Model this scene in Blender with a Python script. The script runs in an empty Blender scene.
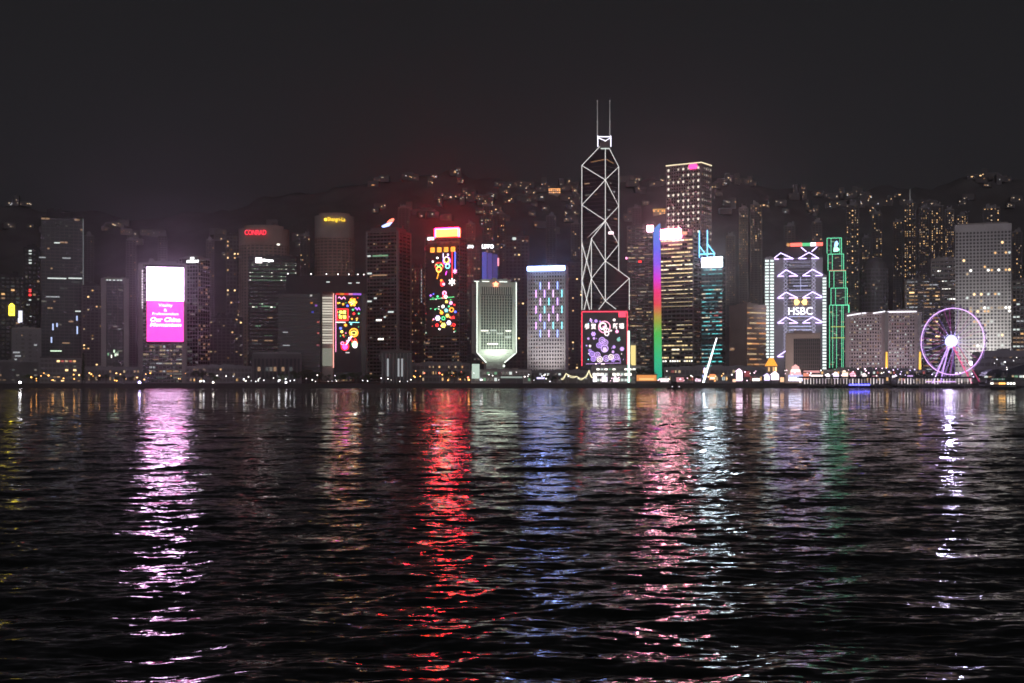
import bpy, math, random
import numpy as np
from mathutils import Vector, Matrix
random.seed(7)
R = math.radians
S = bpy.context.scene
COL = S.collection
# ------------------------------------------------------------------ camera
F = 1297.0            # focal length in pixels of the 1024 wide picture
HZ = 379.5            # horizon row
CAMH = 8.0
cam = bpy.data.cameras.new('camera'); camo = bpy.data.objects.new('camera', cam); COL.objects.link(camo)
camo.location = (0, 0, CAMH); camo.rotation_euler = (R(90), 0, 0)
cam.sensor_width = 36; cam.lens = F / 1024 * 36
cam.shift_y = (HZ - 341.5) / 1024
cam.clip_start = .5; cam.clip_end = 30000
S.camera = camo
# ------------------------------------------------------------------ world, glow of the city behind the camera
SUN_EL, SUN_ROT = R(10), R(180)
w = bpy.data.worlds.new('World'); S.world = w; w.use_nodes = True
nt = w.node_tree; nt.nodes.clear()
out = nt.nodes.new('ShaderNodeOutputWorld'); bg = nt.nodes.new('ShaderNodeBackground'); bg2 = nt.nodes.new('ShaderNodeBackground'); add = nt.nodes.new('ShaderNodeAddShader')
sky = nt.nodes.new('ShaderNodeTexSky'); sky.sky_type = 'NISHITA'; sky.sun_disc = False; sky.sun_elevation = SUN_EL; sky.sun_rotation = SUN_ROT
bg.inputs['Strength'].default_value = .00025
nt.links.new(sky.outputs[0], bg.inputs['Color'])
tc = nt.nodes.new('ShaderNodeTexCoord'); sx = nt.nodes.new('ShaderNodeSeparateXYZ'); rp = nt.nodes.new('ShaderNodeValToRGB')
nt.links.new(tc.outputs['Generated'], sx.inputs[0]); nt.links.new(sx.outputs['Z'], rp.inputs[0])
e = rp.color_ramp.elements
e[0].position = 0.0; e[0].color = (.0235, .0210, .0255, 1)
e[1].position = .5; e[1].color = (.0120, .0116, .0126, 1)
m1 = e.new(.14); m1.color = (.0178, .0163, .0188, 1)
m2 = e.new(.28); m2.color = (.0145, .0138, .0149, 1)
nt.links.new(rp.outputs[0], bg2.inputs['Color']); bg2.inputs['Strength'].default_value = .54
nt.links.new(bg.outputs[0], add.inputs[0]); nt.links.new(bg2.outputs[0], add.inputs[1]); nt.links.new(add.outputs[0], out.inputs['Surface'])
sun = bpy.data.lights.new('city_glow', 'SUN'); suno = bpy.data.objects.new('city_glow', sun); COL.objects.link(suno)
sun.energy = .48; sun.angle = R(70); sun.color = (1.0, .90, .95)
suno.rotation_euler = (R(90) - SUN_EL, 0, 0)          # light comes from behind the camera
S.view_settings.view_transform = 'Standard'; S.view_settings.look = 'None'; S.view_settings.exposure = .7; S.view_settings.gamma = 1
S.cycles.use_denoising = True; S.cycles.denoiser = 'OPENIMAGEDENOISE'; S.cycles.denoising_input_passes = 'RGB_ALBEDO_NORMAL'
S.cycles.max_bounces = 4; S.cycles.diffuse_bounces = 1; S.cycles.glossy_bounces = 3; S.cycles.transmission_bounces = 2
S.cycles.sample_clamp_indirect = 150; S.cycles.sample_clamp_direct = 60
S.cycles.caustics_reflective = True; S.cycles.use_adaptive_sampling = False
S.cycles.pixel_filter_type = 'BLACKMAN_HARRIS'; S.cycles.filter_width = 1.7

# ------------------------------------------------------------------ helpers
def P(px, py, Y):
    return Vector(((px - 512) * Y / F, Y, CAMH + (HZ - py) * Y / F))
def Zp(py, Y): return CAMH + (HZ - py) * Y / F
def ordn(i):
    W = ['first', 'second', 'third', 'fourth', 'fifth', 'sixth', 'seventh', 'eighth', 'ninth', 'tenth', 'eleventh', 'twelfth', 'thirteenth', 'fourteenth', 'fifteenth', 'sixteenth', 'seventeenth', 'eighteenth', 'nineteenth', 'twentieth']
    if i < 20: return W[i]
    return 'twenty-' + W[i - 20] if i < 29 else ('thirtieth' if i == 29 else 'thirty-' + W[i - 30] if i < 39 else 'fortieth' if i == 39 else 'forty-' + W[i - 40])

MATS = {}
def wallm(name, col, rough=.8, spec=.3, var=.25, scale=.06, metal=0):
    if name in MATS: return MATS[name]
    m = bpy.data.materials.new(name); m.use_nodes = True; n = m.node_tree; b = n.nodes['Principled BSDF']
    b.inputs['Roughness'].default_value = rough; b.inputs['Specular IOR Level'].default_value = spec; b.inputs['Metallic'].default_value = metal
    t = n.nodes.new('ShaderNodeTexCoord'); no = n.nodes.new('ShaderNodeTexNoise'); no.inputs['Scale'].default_value = scale; no.inputs['Detail'].default_value = 4
    r = n.nodes.new('ShaderNodeMapRange'); r.inputs[3].default_value = 1 - var; r.inputs[4].default_value = 1 + var
    mx = n.nodes.new('ShaderNodeVectorMath'); mx.operation = 'SCALE'; mx.inputs[0].default_value = col
    n.links.new(t.outputs['Object'], no.inputs['Vector']); n.links.new(no.outputs['Fac'], r.inputs[0]); n.links.new(r.outputs[0], mx.inputs['Scale']); n.links.new(mx.outputs[0], b.inputs['Base Color'])
    MATS[name] = m; return m
def emis(name, col, st=1.0, sample='NONE'):
    if name in MATS: return MATS[name]
    m = bpy.data.materials.new(name); m.use_nodes = True; n = m.node_tree; b = n.nodes['Principled BSDF']
    b.inputs['Base Color'].default_value = (.02, .02, .02, 1); b.inputs['Emission Color'].default_value = (*col, 1); b.inputs['Emission Strength'].default_value = st
    m.cycles.emission_sampling = sample
    MATS[name] = m; return m

class MB:
    def __init__(s): s.v = []; s.f = []
    def box(s, c, z, rot=0):
        cx, cy, cz = c; a, b, d = z[0] / 2, z[1] / 2, z[2] / 2; n = len(s.v); co, si = math.cos(rot), math.sin(rot)
        for k in (-d, d):
            for x, y in ((-a, -b), (a, -b), (a, b), (-a, b)):
                s.v.append((cx + x * co - y * si, cy + x * si + y * co, cz + k))
        s.f += [(n, n + 3, n + 2, n + 1), (n + 4, n + 5, n + 6, n + 7)] + [(n + i, n + (i + 1) % 4, n + 4 + (i + 1) % 4, n + 4 + i) for i in range(4)]
        return s
    def tube(s, p, q, r, r2=None, k=6):
        p, q = Vector(p), Vector(q); r2 = r if r2 is None else r2; d = (q - p).normalized(); u = d.orthogonal().normalized(); v = d.cross(u); n = len(s.v)
        for pt, rr in ((p, r), (q, r2)):
            for i in range(k):
                a = 2 * math.pi * i / k; s.v.append(tuple(pt + (u * math.cos(a) + v * math.sin(a)) * rr))
        for i in range(k): s.f.append((n + i, n + (i + 1) % k, n + k + (i + 1) % k, n + k + i))
        s.f += [tuple(n + i for i in reversed(range(k))), tuple(n + k + i for i in range(k))]
        return s
    def path(s, pts, r, k=6):
        for a, b in zip(pts, pts[1:]): s.tube(a, b, r, k=k)
        return s
    def prism(s, pl, y0, y1):                       # outline in x, z pushed along y
        n = len(s.v); k = len(pl)
        s.v += [(x, y0, z) for x, z in pl] + [(x, y1, z) for x, z in pl]
        s.f += [tuple(n + i for i in range(k)), tuple(n + k + i for i in reversed(range(k)))] + [(n + i, n + k + i, n + k + (i + 1) % k, n + (i + 1) % k) for i in range(k)]
        return s
    def zprism(s, pl, z0, z1, sc=1):                # plan outline pushed up
        n = len(s.v); k = len(pl)
        s.v += [(x, y, z0) for x, y in pl] + [(x * sc, y * sc, z1) for x, y in pl]
        s.f += [tuple(n + i for i in reversed(range(k))), tuple(n + k + i for i in range(k))] + [(n + i, n + (i + 1) % k, n + k + (i + 1) % k, n + k + i) for i in range(k)]
        return s
    def ring(s, cx, cz, r, wd, y0, y1, k=20, ez=1):
        for i in range(k):
            a, b = 2 * math.pi * i / k, 2 * math.pi * (i + 1) / k
            s.prism([(cx + r * math.cos(a), cz + r * ez * math.sin(a)), (cx + r * math.cos(b), cz + r * ez * math.sin(b)), (cx + (r - wd) * math.cos(b), cz + (r - wd) * ez * math.sin(b)), (cx + (r - wd) * math.cos(a), cz + (r - wd) * ez * math.sin(a))], y0, y1)
        return s
    def disc(s, cx, cz, r, y0, y1, k=10, ez=1):
        return s.prism([(cx + r * math.cos(2 * math.pi * i / k), cz + ez * r * math.sin(2 * math.pi * i / k)) for i in range(k)], y0, y1)
    def star(s, cx, cz, r, r2, n, y0, y1, a0=math.pi / 2):
        return s.prism([(cx + (r if i % 2 == 0 else r2) * math.cos(a0 + math.pi * i / n), cz + (r if i % 2 == 0 else r2) * math.sin(a0 + math.pi * i / n)) for i in range(2 * n)], y0, y1)
    def sphere(s, c, r, k=10, m=6):
        n = len(s.v)
        for j in range(m + 1):
            t = math.pi * j / m
            for i in range(k):
                a = 2 * math.pi * i / k; s.v.append((c[0] + r * math.sin(t) * math.cos(a), c[1] + r * math.sin(t) * math.sin(a), c[2] + r * math.cos(t)))
        for j in range(m):
            for i in range(k): s.f.append((n + j * k + i, n + (j + 1) * k + i, n + (j + 1) * k + (i + 1) % k, n + j * k + (i + 1) % k))
        return s
    def mesh(s, name, mat):
        me = bpy.data.meshes.new(name); me.from_pydata(s.v, [], s.f); me.materials.append(mat); me.update(); return me
    def build(s, name, mat, parent=None, smooth=False):
        me = s.mesh(name, mat)
        if smooth:
            for p in me.polygons: p.use_smooth = True
        return link(name, me, parent)
def link(name, data, parent=None, loc=(0, 0, 0), rz=0, sc=(1, 1, 1)):
    o = bpy.data.objects.new(name, data); COL.objects.link(o); o.location = loc; o.rotation_euler = (0, 0, rz); o.scale = sc
    if parent is not None: o.parent = parent
    return o
def tag(o, label, cat, group=None, kind=None):
    o['label'] = label; o['category'] = cat
    if group: o['group'] = group
    if kind: o['kind'] = kind
    return o
def thing(name, label, cat, loc, rz=0, group=None):
    return tag(link(name, None, None, loc, rz), label, cat, group)
def struct(name, mb, mat, smooth=False):
    o = mb.build(name, mat, None, smooth); o['kind'] = 'structure'; return o
def dup(t, loc, rz=None, label=None, group=None, sc=None):
    r = t.copy(); COL.objects.link(r); r.location = loc
    if rz is not None: r.rotation_euler = (0, 0, rz)
    if sc: r.scale = sc
    if label: r['label'] = label
    if group: r['group'] = group
    for c in t.children:
        d = c.copy(); COL.objects.link(d); d.parent = r
        for g in c.children:
            h = g.copy(); COL.objects.link(h); h.parent = d
    return r
UNIT = {}
def unit(mat):
    if mat.name not in UNIT: UNIT[mat.name] = MB().box((0, 0, 0), (1, 1, 1)).mesh('window', mat)
    return UNIT[mat.name]
TXT = {}
def text_mb(body, width, height, th=.4, bold=.02):
    c = bpy.data.curves.new('lettering', 'FONT'); c.body = body; c.offset = bold; c.resolution_u = 3; c.extrude = .5; c.shear = .22 if body in ('Our China', 'Momentum') else 0
    o = bpy.data.objects.new('lettering', c); COL.objects.link(o)
    dg = bpy.context.evaluated_depsgraph_get(); dg.update(); me = bpy.data.meshes.new_from_object(o.evaluated_get(dg))
    v = np.array([q.co[:] for q in me.vertices]); fs = [tuple(p.vertices) for p in me.polygons]
    bpy.data.objects.remove(o); bpy.data.curves.remove(c); bpy.data.meshes.remove(me)
    lo, hi = v.min(0), v.max(0); sc = np.array([width, height]) / (hi - lo)[:2]
    m = MB(); m.v = [((x - (lo[0] + hi[0]) / 2) * sc[0], -z * th, (y - (lo[1] + hi[1]) / 2) * sc[1]) for x, y, z in v]; m.f = fs
    return m

# ------------------------------------------------------------------ palette
GLASS = wallm('dark_glass', (.012, .013, .016), .22, .6, .3)
GLASSB = wallm('blue_glass', (.014, .018, .026), .2, .6, .3)
CON = wallm('concrete', (.30, .28, .27)); CONP = wallm('pale_concrete', (.46, .43, .42)); COND = wallm('dark_concrete', (.13, .125, .13)); STONE = wallm('brown_stone', (.33, .26, .23))
DARK = wallm('dark_cladding', (.05, .05, .055), .6); GREY = wallm('grey_cladding', (.2, .195, .205), .5); WHITE = wallm('white_tiles', (.62, .6, .6), .5); STEEL = wallm('steel', (.3, .3, .32), .4, metal=.6)
WARM = [emis('warm_window_a', (1, .62, .27), 1.5), emis('warm_window_b', (1, .56, .22), .7), emis('warm_window_c', (1, .72, .42), .35), emis('warm_window_d', (1, .5, .2), .18)]
WARMB = [emis('warm_window_e', (1, .66, .32), 3.2)] + WARM[:2]
COOL = [emis('white_window_a', (1, .96, .85), 1.7), emis('white_window_b', (.85, .95, .9), .6), emis('white_window_c', (.9, .95, 1), .25), WARM[1]]
DIM = [emis('dim_window_a', (.8, .75, .65), .10), emis('dim_window_b', (.6, .7, .7), .055), emis('dim_window_c', (1, .6, .35), .2)]
GREENW = [emis('green_window_a', (.75, 1, .72), .8), emis('green_window_b', (.5, 1, .6), .22), emis('green_window_c', (1, 1, .85), 1.4)]
GOLD = [emis('gold_window_a', (1, .76, .38), .85), emis('gold_window_b', (1, .72, .36), .4), emis('gold_window_c', (1, .8, .5), .28), emis('gold_window_d', (1, .86, .55), 1.4)]
TEAL = [emis('teal_window_a', (.12, .75, .72), .8), emis('teal_window_b', (.2, .62, .66), .45), emis('teal_window_c', (1, .85, .6), .6), emis('teal_window_d', (.1, .5, .55), .25)]
ROSE = [emis('rose_window_a', (.8, .16, .14), .4), emis('rose_window_b', (.5, .12, .16), .22), TEAL[1]]
NEONW = emis('white_light_line', (1, .98, .95), .85)

GZ = 4.0
ALLB = {}
class Tower:
    """One building: an Empty at its base, walls, frame, windows, roof and signs as parts."""
    def __init__(s, name, label, cat, x0, x1, top, Y, xc=None, depth=35, base=None, yaw=24, group=None, oval=False):
        xm0 = ((x0 + x1) / 2 - 512) * Y / F; ct = math.cos(math.atan2(xm0, Y))
        s.Y = Y; m = Y / F * ct; s.m = m; zb = GZ if base is None else base
        s.yaw = 0; s.cpx = (x0 + x1) / 2
        if xc is None: s.w = (x1 - x0) * m; s.d = depth
        else:
            lw, rw = (xc - x0) * m, (x1 - xc) * m
            if lw >= rw: s.yaw = -yaw; s.cpx = (x0 + xc) / 2; s.w = lw / math.cos(R(yaw)); s.d = rw / math.sin(R(yaw))
            else: s.yaw = yaw; s.cpx = (xc + x1) / 2; s.w = rw / math.cos(R(yaw)); s.d = lw / math.sin(R(yaw))
        s.h = Zp(top, Y) - zb; s.oval = oval
        xm = xm0
        away = Vector((xm, Y, 0)).normalized()
        s.rz = -math.atan2(xm, Y) + R(s.yaw)
        ext = abs(math.cos(R(s.yaw))) * s.d / 2 + abs(math.sin(R(s.yaw))) * s.w / 2
        c = Vector((xm, Y, 0)) + away * ext * (1 if not s.yaw else .8)
        c.z = zb; s.zb = zb
        s.root = thing(name, label, cat, c, s.rz, group)
        s.wins = []; s.xm = xm
    def fz(s, py): return Zp(py, s.Y) - s.zb           # height above the base of a photo row
    def fu(s, px): return (px - s.cpx) * s.m / (math.cos(R(s.yaw)) if s.yaw else 1)
    def at(s, face, u, z, o=0):
        if face == 'F' and s.oval:
            a, b = s.w / 2, s.d / 2; t = max(-.999, min(.999, u / a)); y = -b * math.sqrt(1 - t * t)
            n = Vector((u / a / a, y / b / b, 0)).normalized(); p = Vector((u, y, z)) + n * o
            return p, math.atan2(n.x, -n.y)
        ang = {'F': 0, 'R': math.pi / 2, 'L': -math.pi / 2}[face]; D = s.d / 2 if face == 'F' else s.w / 2
        c, q = math.cos(ang), math.sin(ang); x, y = u, -(D + o)
        return Vector((x * c - y * q, x * q + y * c, z)), ang
    def width(s, face): return s.w if face == 'F' else s.d
    def wall(s, mat, z0=0, z1=None, w=None, d=None):
        z1 = s.h if z1 is None else z1; mb = MB()
        if s.oval: mb.zprism([(s.w / 2 * math.cos(2 * math.pi * i / 40), s.d / 2 * math.sin(2 * math.pi * i / 40)) for i in range(40)], z0, z1)
        else: mb.box((0, 0, (z0 + z1) / 2), (w or s.w, d or s.d, z1 - z0))
        s.body = mb.build('wall', mat, s.root); return s
    def frame(s, mat, floors=0, bays=0, z0=0, z1=None, sp=.35, pr=.3, o=.5, faces='FLR', ends=0, sbays=None, name='facade_frame'):
        z1 = s.h if z1 is None else z1; mb = MB(); fh = (z1 - z0) / max(floors, 1)
        for f in faces:
            W = s.width(f)
            nb = bays if f == 'F' else (sbays or max(1, round(bays * W / s.w)))
            if floors:
                for i in range(floors + 1):
                    z = z0 + i * fh
                    hh = fh * sp
                    zc = min(max(z, z0 + hh / 2), z1 - hh / 2)
                    if s.oval:
                        k = 28; pts = [s.at('F', s.w / 2 * math.sin(math.pi * (j / k - .5) * .98), zc, o) for j in range(k + 1)]
                        for (a, _), (b, _) in zip(pts, pts[1:]):
                            q = (a + b) / 2; v = b - a; mb.box(q, (v.length + .1, o * 2, hh), math.atan2(v.y, v.x))
                    else:
                        p, a = s.at(f, 0, zc, o / 2 - .02); mb.box(p, (W + 2 * o - (.06 if f != 'F' else 0), o, hh), a)
            if bays:
                for j in range(nb + 1):
                    pw = W / nb * pr
                    if s.oval: u = s.w / 2 * math.sin(math.pi * (j / nb - .5) * .96)
                    else: u = min(max(-W / 2 + j * W / nb, -W / 2 + pw / 2), W / 2 - pw / 2)
                    p, a = s.at(f, u, (z0 + z1) / 2, o / 2 + .03); mb.box(p, (pw, o + .12, z1 - z0 - .02), a)
            if ends:
                for g in (-1, 1):
                    p, a = s.at(f, g * (W / 2 - ends / 2), (z0 + z1) / 2, o / 2 + .08); mb.box(p, (ends, o + .3, z1 - z0 - .03), a)
            if s.oval: break
        mb.build(name, mat, s.root); return s
    def roof(s, mat, hh=4, frac=.6, para=1.2):
        mb = MB()
        if s.oval:
            mb.zprism([(s.w * frac / 2 * math.cos(2 * math.pi * i / 30), s.d * frac / 2 * math.sin(2 * math.pi * i / 30)) for i in range(30)], s.h + .01, s.h + hh)
        else:
            mb.box((0, 0, s.h + hh / 2 + .01), (s.w * frac, s.d * frac, hh))
            if para:
                for g in (-1, 1):
                    mb.box((0, g * (s.d / 2 - .3), s.h + para / 2 + .02), (s.w, .6, para)); mb.box((g * (s.w / 2 - .3), 0, s.h + para / 2 + .02), (.6, s.d - 1.21, para))
            for i in range(3): mb.box((s.w * random.uniform(-.32, .32), s.d * random.uniform(-.3, .3), s.h + hh * .8), (s.w * .1, s.d * .12, hh * 1.6))
        mb.build('roof', mat, s.root); return s
    def lit(s, mats, floors, bays, p, face='F', z0=0, z1=None, fill=(.72, .5), run=1, floorp=None, u0=None, u1=None, o=.15, wts=None):
        z1 = s.h if z1 is None else z1; W = s.width(face); u0 = -W / 2 if u0 is None else u0; u1 = W / 2 if u1 is None else u1
        fh = (z1 - z0) / floors; bw = (u1 - u0) / bays
        for i in range(floors):
            pp = p if floorp is None else (p * random.choice(floorp)); j = 0
            while j < bays:
                if random.random() < pp:
                    r = min(bays - j, random.randint(1, run) if run > 1 else 1)
                    mt = random.choices(mats, wts)[0] if wts else random.choice(mats)
                    s.wins.append((face, u0 + (j + r / 2) * bw, z0 + (i + .5 + .12) * fh, bw * (r - 1 + fill[0]), fh * fill[1], mt, o)); j += r
                else: j += 1
        return s
    def win(s, face, u, z, w_, h_, mat, o=.15): s.wins.append((face, u, z, w_, h_, mat, o)); return s
    def done(s):
        s.wins.sort(key=lambda q: -q[3] * q[4]); keep = s.wins[:100]; rest = s.wins[100:]
        for f, u, z, a, b, mt, o in keep:
            p, r = s.at(f, u, z, o); link('window', unit(mt), s.root, p, r, (a, .3, b))
        by = {}
        for q in rest: by.setdefault(q[5].name, []).append(q)
        if rest:
            names = list(by); mb = MB(); idx = []
            for k, nme in enumerate(names):
                for f, u, z, a, b, mt, o in by[nme]:
                    p, r = s.at(f, u, z, o); n0 = len(mb.f); mb.box(p, (a, .3, b), r); idx += [k] * (len(mb.f) - n0)
            ob = mb.build('window_glazing', MATS[names[0]], s.root)
            for nme in names[1:]: ob.data.materials.append(MATS[nme])
            ob.data.polygons.foreach_set('material_index', idx); ob['kind'] = 'stuff'
        return s
    def board(s, px0, px1, py0, py1, mat, name='sign', o=1.0, th=.8, face='F'):
        a, b = s.fu(px0), s.fu(px1); z1, z0 = s.fz(py0), s.fz(py1)
        p, r = s.at(face, (a + b) / 2, (z0 + z1) / 2, o); return link(name, MB().box((0, 0, 0), (b - a, th, z1 - z0)).mesh(name, mat), s.root, p, r)
    def text(s, body, px0, px1, py0, py1, mat, o=1.2, bold=.02, parent=None, name='lettering', face='F'):
        a, b = s.fu(px0), s.fu(px1); z1, z0 = s.fz(py0), s.fz(py1)
        p, r = s.at(face, (a + b) / 2, (z0 + z1) / 2, o)
        ob = link(name, text_mb(body, b - a, z1 - z0, .5, bold).mesh(name, mat), s.root, p, r)
        if parent is not None:
            ob.parent = parent; ob.location = p - parent.location; ob.rotation_euler = (0, 0, r - parent.rotation_euler.z)
            ob.location = Matrix.Rotation(-parent.rotation_euler.z, 3, 'Z') @ (p - parent.location)
        return ob
    def part(s, mb, name, mat): return mb.build(name, mat, s.root)

# ------------------------------------------------------------------ water
def slope_nodes(m, b):
    n = m.node_tree; L = n.links.new
    geo = n.nodes.new('ShaderNodeNewGeometry'); sep = n.nodes.new('ShaderNodeSeparateXYZ'); L(geo.outputs['Position'], sep.inputs[0])
    acc = None
    def layer(scale, ax, amp, far, seed):
        nonlocal acc
        mp = n.nodes.new('ShaderNodeMapping'); mp.inputs['Scale'].default_value = (scale * ax, scale, scale); mp.inputs['Rotation'].default_value = (0, 0, R(seed * 7 - 10)); mp.inputs['Location'].default_value = (seed * 17.3, seed * 5.1, 0)
        L(geo.outputs['Position'], mp.inputs['Vector'])
        no = n.nodes.new('ShaderNodeTexNoise'); no.inputs['Scale'].default_value = 1; no.inputs['Detail'].default_value = 1.5; L(mp.outputs[0], no.inputs['Vector'])
        sb = n.nodes.new('ShaderNodeVectorMath'); sb.operation = 'SUBTRACT'; sb.inputs[1].default_value = (.5, .5, .5); L(no.outputs['Color'], sb.inputs[0])
        ml = n.nodes.new('ShaderNodeVectorMath'); ml.operation = 'MULTIPLY'; ml.inputs[1].default_value = (amp * .6, amp, 0); L(sb.outputs[0], ml.inputs[0])
        o = ml.outputs[0]
        if far:
            mr = n.nodes.new('ShaderNodeMapRange'); mr.inputs[1].default_value = far[0]; mr.inputs[2].default_value = far[1]; L(sep.outputs['Y'], mr.inputs[0])
            sc = n.nodes.new('ShaderNodeVectorMath'); sc.operation = 'SCALE'; L(o, sc.inputs[0]); L(mr.outputs[0], sc.inputs['Scale']); o = sc.outputs[0]
        if acc is None: acc = o
        else:
            ad = n.nodes.new('ShaderNodeVectorMath'); L(acc, ad.inputs[0]); L(o, ad.inputs[1]); acc = ad.outputs[0]
    layer(5.0, .55, .26, None, 1)
    layer(1.9, .55, .42, None, 2)
    layer(.55, .45, .64, (40, 220), 3)
    layer(.13, .5, .42, (120, 500), 4)
    ad = n.nodes.new('ShaderNodeVectorMath'); L(geo.outputs['Normal'], ad.inputs[0]); L(acc, ad.inputs[1])
    nm = n.nodes.new('ShaderNodeVectorMath'); nm.operation = 'NORMALIZE'; L(ad.outputs[0], nm.inputs[0]); L(nm.outputs[0], b.inputs['Normal'])
WATER = bpy.data.materials.new('harbour_water'); WATER.use_nodes = True
b = WATER.node_tree.nodes['Principled BSDF']; b.inputs['Base Color'].default_value = (.005, .0065, .006, 1); b.inputs['Roughness'].default_value = .035; b.inputs['IOR'].default_value = 1.333
slope_nodes(WATER, b)
def make_water():
    rng = np.random.default_rng(3)
    NT, NR = 1150, 820
    th = np.linspace(-R(33), R(33), NT)
    rowpx = np.concatenate([np.linspace(6.2, 60, 160, endpoint=False), np.linspace(60, 340, 560, endpoint=False), np.linspace(340, 900, 100)])[::-1]
    rad = F * CAMH / rowpx                                    # ground distance of each row
    dr = np.abs(np.gradient(rad))
    X = (rad[:, None] * np.sin(th)[None]).astype(np.float32); Y = (rad[:, None] * np.cos(th)[None]).astype(np.float32)
    Z = np.zeros_like(X); N = 90
    lam = np.exp(rng.uniform(np.log(.5), np.log(17), N))
    for i in range(N):
        a = R(94) + rng.normal(0, R(24)); kx, ky = math.cos(a), math.sin(a); k = 2 * math.pi / lam[i]
        sl = .12 * math.sqrt(2 / N) * (1.0 if lam[i] < 4 else .52); A = sl / k
        fall = np.clip((lam[i] / dr - 2.2) / 2.5, 0, 1)[:, None].astype(np.float32)
        if fall.max() <= 0: continue
        ph = k * (kx * X + ky * Y) + rng.uniform(0, 6.28)
        env = 1 + .6 * np.sin(X * rng.uniform(.01, .06) / max(lam[i], 1) ** .5 * 3 + Y * rng.uniform(.02, .09) + rng.uniform(0, 6.28))
        sn = np.sin(ph); Z += (A * fall * env * (sn + .22 * np.cos(2 * ph))).astype(np.float32)
    nv = NT * NR
    V = np.stack([X.ravel(), Y.ravel(), Z.ravel()], 1)
    i = np.arange(NR - 1)[:, None] * NT + np.arange(NT - 1)[None]
    Q = np.stack([i, i + 1, i + NT + 1, i + NT], -1).reshape(-1, 4)
    V = np.concatenate([V, [(-9000, -3000, -.7), (9000, -3000, -.7), (9000, 1208, -.7), (-9000, 1208, -.7)]]); Q = np.concatenate([Q, [[nv, nv + 1, nv + 2, nv + 3]]])
    me = bpy.data.meshes.new('water'); me.vertices.add(len(V)); me.vertices.foreach_set('co', V.astype(np.float32).ravel())
    me.loops.add(Q.size); me.loops.foreach_set('vertex_index', Q.astype(np.int32).ravel()); me.polygons.add(len(Q)); me.polygons.foreach_set('loop_start', np.arange(0, Q.size, 4, dtype=np.int32))
    me.polygons.foreach_set('use_smooth', np.ones(len(Q), bool)); me.materials.append(WATER); me.update(); me.validate()
    o = link('water', me); o['kind'] = 'structure'
make_water()

# ------------------------------------------------------------------ land
SHORE = 1206.0
struct('seawall', MB().box((0, SHORE + 1.5, 1.2), (6000, 3, 6.4)), wallm('seawall_stone', (.06, .058, .056)))
struct('ground', MB().box((0, SHORE + 3 + 3400, 1), (9000, 6800, 5.98)), wallm('asphalt', (.05, .05, .05)))
RX = [-200, 0, 150, 240, 300, 380, 440, 520, 590, 650, 740, 800, 860, 930, 980, 1024, 1200]
RY = [214, 206, 216, 208, 196, 178, 173, 180, 188, 183, 178, 190, 192, 186, 177, 179, 190]
H0, H1 = 1880.0, 3000.0
def nz(x, y):
    return math.sin(x * .011 + 1.3) * math.cos(y * .009 + x * .003) * .5 + math.sin(x * .031 + y * .021) * .3 + math.sin(x * .07 + 2 * math.sin(y * .05)) * .2
def hill(X, Y):
    px = 512 + X * F / H1
    top = Zp(float(np.interp(px, RX, RY)), H1)
    t = (Y - H0) / (H1 - H0)
    if t <= 0: return GZ - 6
    z = GZ - 6 + (top - GZ + 6) * (t ** 1.15 if t < 1 else max(0, 1 - (t - 1) * .8))
    return z + nz(X, Y) * 16 * min(1, t * 2)
def make_hill():
    nx, ny = 320, 90; mb = MB()
    for j in range(ny):
        Y = H0 + (4300 - H0) * j / (ny - 1)
        for i in range(nx):
            X = -3200 + 6400 * i / (nx - 1); mb.v.append((X, Y, hill(X, Y) + random.uniform(-4, 4) * (j > 0)))
    for j in range(ny - 1):
        for i in range(nx - 1): a = j * nx + i; mb.f.append((a, a + 1, a + nx + 1, a + nx))
    struct('hillside', mb, wallm('wooded_slope', (.115, .112, .115), .95, .1, .5, .02), True)
make_hill()
def on_hill(px, py):
    lo, hi = H0 + 30, H1
    for _ in range(40):
        Y = (lo + hi) / 2; X = (px - 512) * Y / F
        if HZ - (hill(X, Y) - CAMH) * F / Y > py: lo = Y
        else: hi = Y
    return Vector(((px - 512) * lo / F, lo, hill((px - 512) * lo / F, lo)))


# ------------------------------------------------------------------ light colours of signs and decorations
SIGNW = emis('white_sign', (1, .97, 1), 9, 'AUTO'); SIGNR = emis('red_sign', (1, .03, .008), 26, 'AUTO'); LETR = emis('red_letter', (1, .03, .06), 1.7); LETY = emis('yellow_letter', (1, .62, .04), 1.7); LETW = emis('white_letter', (1, 1, 1), 3.5)
MAG = emis('magenta_screen', (1, .055, .45), 1.35, 'AUTO'); SCRW = emis('white_screen', (.92, .6, 1), 8, 'AUTO')
LR = emis('red_light', (1, .03, .03), 2.4); LO = emis('orange_light', (1, .33, .03), 2.4); LYE = emis('yellow_light', (1, .75, .12), 2.6); LG = emis('green_light', (.12, 1, .35), 1.6); LBL = emis('blue_light', (.08, .12, 1), 3); LPU = emis('purple_light', (.5, .16, 1), 2.8); LPK = emis('pink_light', (1, .3, .6), 2.6); LCY = emis('cyan_light', (.25, .9, 1), 2.2); LWH = emis('white_light', (1, .95, .9), 3.5); LLI = emis('lilac_light', (.72, .6, 1), 3.0); LMA = emis('magenta_light', (1, .06, .75), 2.6)

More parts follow.
